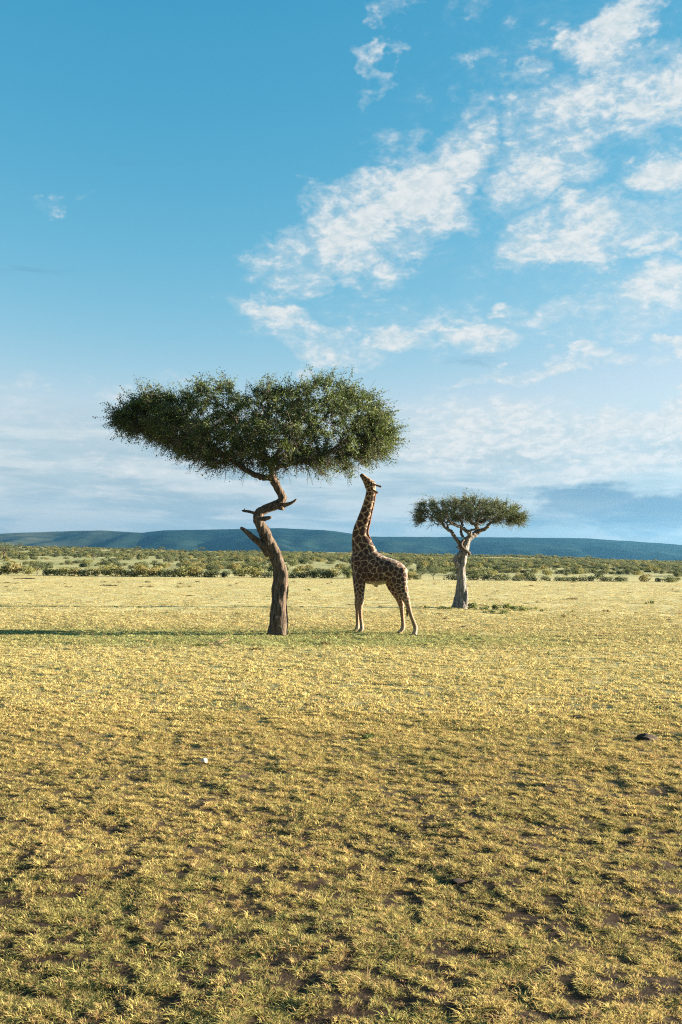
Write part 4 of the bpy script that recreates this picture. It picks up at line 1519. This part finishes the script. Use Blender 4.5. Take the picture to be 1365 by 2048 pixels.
lump(1292, 1478, 40, lump_mesh('dung_pat', 5, M_DUNG, .55, .5), 'dung_pat', 'dark brown dung pat in the grass near the right edge', 'dung', 'dung on the grass', 1.0)
lump(1291, 1484, 12, lump_mesh('dung_crumb', 6, M_DUNG, .5, .5, 2), 'dung_pat', 'small dark dung crumb just below the big dung pat', 'dung', 'dung on the grass')
x, y, z = ground_point(408, 1529)
stone_o = lump(408, 1529, 13, lump_mesh('white_stone', 9, M_STONE, .95, .6, 2), 'stone', 'small white angular stone in the left foreground grass', 'stone', None, 1.1, .6)
stone_o.rotation_euler = (.2, .35, .6)
stone_o.location.z += .03
cl_m = [lump_mesh('clod%d' % k, 20 + k, M_DUNG, .5, .5, 2) for k in range(3)]
for (px, py, w, lab) in [(561, 1340, 15, 'dark clod in the grass directly below the crooked trunk'), (258, 1372, 10, 'small dark clod in the left middle grass'),
                         (651, 1254, 6, 'dark clod between the crooked trunk and the giraffe forelegs'), (800, 1246, 5, 'tiny dark clod beside the hind legs of the giraffe'),
                         (413, 1855, 34, 'reddish dark earth clod low in the left foreground'), (915, 1760, 34, 'low dark earth clod in the right foreground'),
                         (1152, 1437, 22, 'dark clod up and left of the big dung pat'), (952, 1281, 9, 'small black clod by the green tuft right of the giraffe')]:
    lump(px, py, w, rr.choice(cl_m), 'clod', lab, 'clod', 'dark clods in the grass', .5, rr.uniform(0, 6))


def wood(px, py, segs, label, group='dead wood on the ground', name='fallen_branch', cat='branch', mat=None):
    """segs: polylines as (dx px, dz px, dy m, radius px)"""
    x, y, z = ground_point(px, py)
    s = y / FPX
    e = empty(name, (x, y, z))
    tag(e, label, cat, group)
    for sg in segs:
        pts_ = spline([(a * s, d_, max(b_, .3) * s, r_ * s) for (a, b_, d_, r_) in sg], 4)
        q_ = MB()
        q_.tube(pts_[:, :3], pts_[:, 3], 6)
        obj('stick', q_.mesh('stick'), mat or M_DEAD, e)


wood(420, 1292, [[(-4, 1, -.1, 1.2), (8, 4, 0, 1.1), (30, 9, .1, .7), (44, 12, .2, .3)], [(-6, 0, 0, 1.1), (14, 3, -.1, .9), (40, 4, -.2, .5)], [(6, 3, 0, .8), (20, 11, .1, .5), (28, 17, .1, .25)],
                 [(16, 5, 0, .7), (34, 15, .2, .4), (46, 24, .3, .2)], [(0, 2, .1, .8), (-20, 8, .2, .6), (-40, 12, .3, .4), (-60, 10, .4, .2)], [(10, 4, .2, .6), (30, 3, .3, .5), (52, 2, .3, .3)]],
     'fallen bundle of dry orange twigs on the grass left of the crooked trunk')
wood(488, 1266, [[(0, 0, 0, .6), (-10, 8, .1, .5), (-4, 16, .1, .35), (-8, 30, .2, .2)], [(-4, 1, 0, .5), (10, 10, .1, .4), (24, 20, .2, .2)], [(2, 0, .1, .5), (-18, 6, .2, .4), (-34, 5, .3, .25)]],
     'thin bare twigs sticking up just left of the crooked trunk base', mat=M_BRANCH1)
wood(584, 1251, [[(-6, 0, 0, .8), (4, 2, 0, .9), (12, 4, .1, .4)]], 'short dark stick lying just right of the crooked trunk', mat=M_BRANCH1)
wood(925, 1255, [[(-10, .5, 0, .8), (0, 2, .05, 1.8), (9, 4.5, .1, .8)]], 'short thick dead branch on the plain in front of the smaller acacia', mat=M_BRANCH1)
wood(220, 1171, [[(-20, .6, 0, .8), (-8, 1, .2, 1.2), (6, 1, .1, 1.1), (16, .7, 0, .8)], [(-8, 1, .2, .8), (-14, 3, .1, .4)]], 'long dark fallen log on the far plain left of the crooked tree', name='fallen_log', cat='log', mat=M_BRANCH1)
wood(50, 1158, [[(-22, .6, 0, .7), (-4, 1, .4, 1.0), (20, .8, .2, .7)]], 'dark fallen log at the far edge of the plain near the left frame edge', name='fallen_log', cat='log', mat=M_BRANCH1)
wood(704, 1258, [[(-6, .5, 0, .4), (0, 1.2, 0, .6), (6, .5, .1, .3)]], 'small curved stick left of the giraffe forehooves', mat=M_BRANCH1)
wood(1127, 1232, [[(-3, 0, 0, .3), (-4, 8, 0, .25), (-5, 16, 0, .15)], [(3, 0, 0, .3), (4, 9, .05, .25), (6, 18, .05, .12)]], 'thin dry upright stalks rising from a brown weed', 'dry stalks on the plain', 'dry_stalk', 'stalk')

# ------------------------------------------------------------------ air
bm = bmesh.new()
bmesh.ops.create_cube(bm, size=1.0)
for v in bm.verts:
    v.co = Vector((v.co.x * 13600, 3900 + v.co.y * 8000 + 0, 70 + v.co.z * 300))
hme = bpy.data.meshes.new('haze')
bm.to_mesh(hme); bm.free()
m, t, o_ = new_mat('air_haze')
pv = t.n('ShaderNodeVolumePrincipled')
pv.inputs['Color'].default_value = (.2, .6, 1.0, 1)
pv.inputs['Density'].default_value = .68e-4
pv.inputs['Anisotropy'].default_value = .75
t.link(pv.outputs[0], o_.inputs['Volume'])
hz = obj('haze', hme, m)
hz['kind'] = 'stuff'
tag(hz, 'thin blue haze in the air over the plain', 'haze')
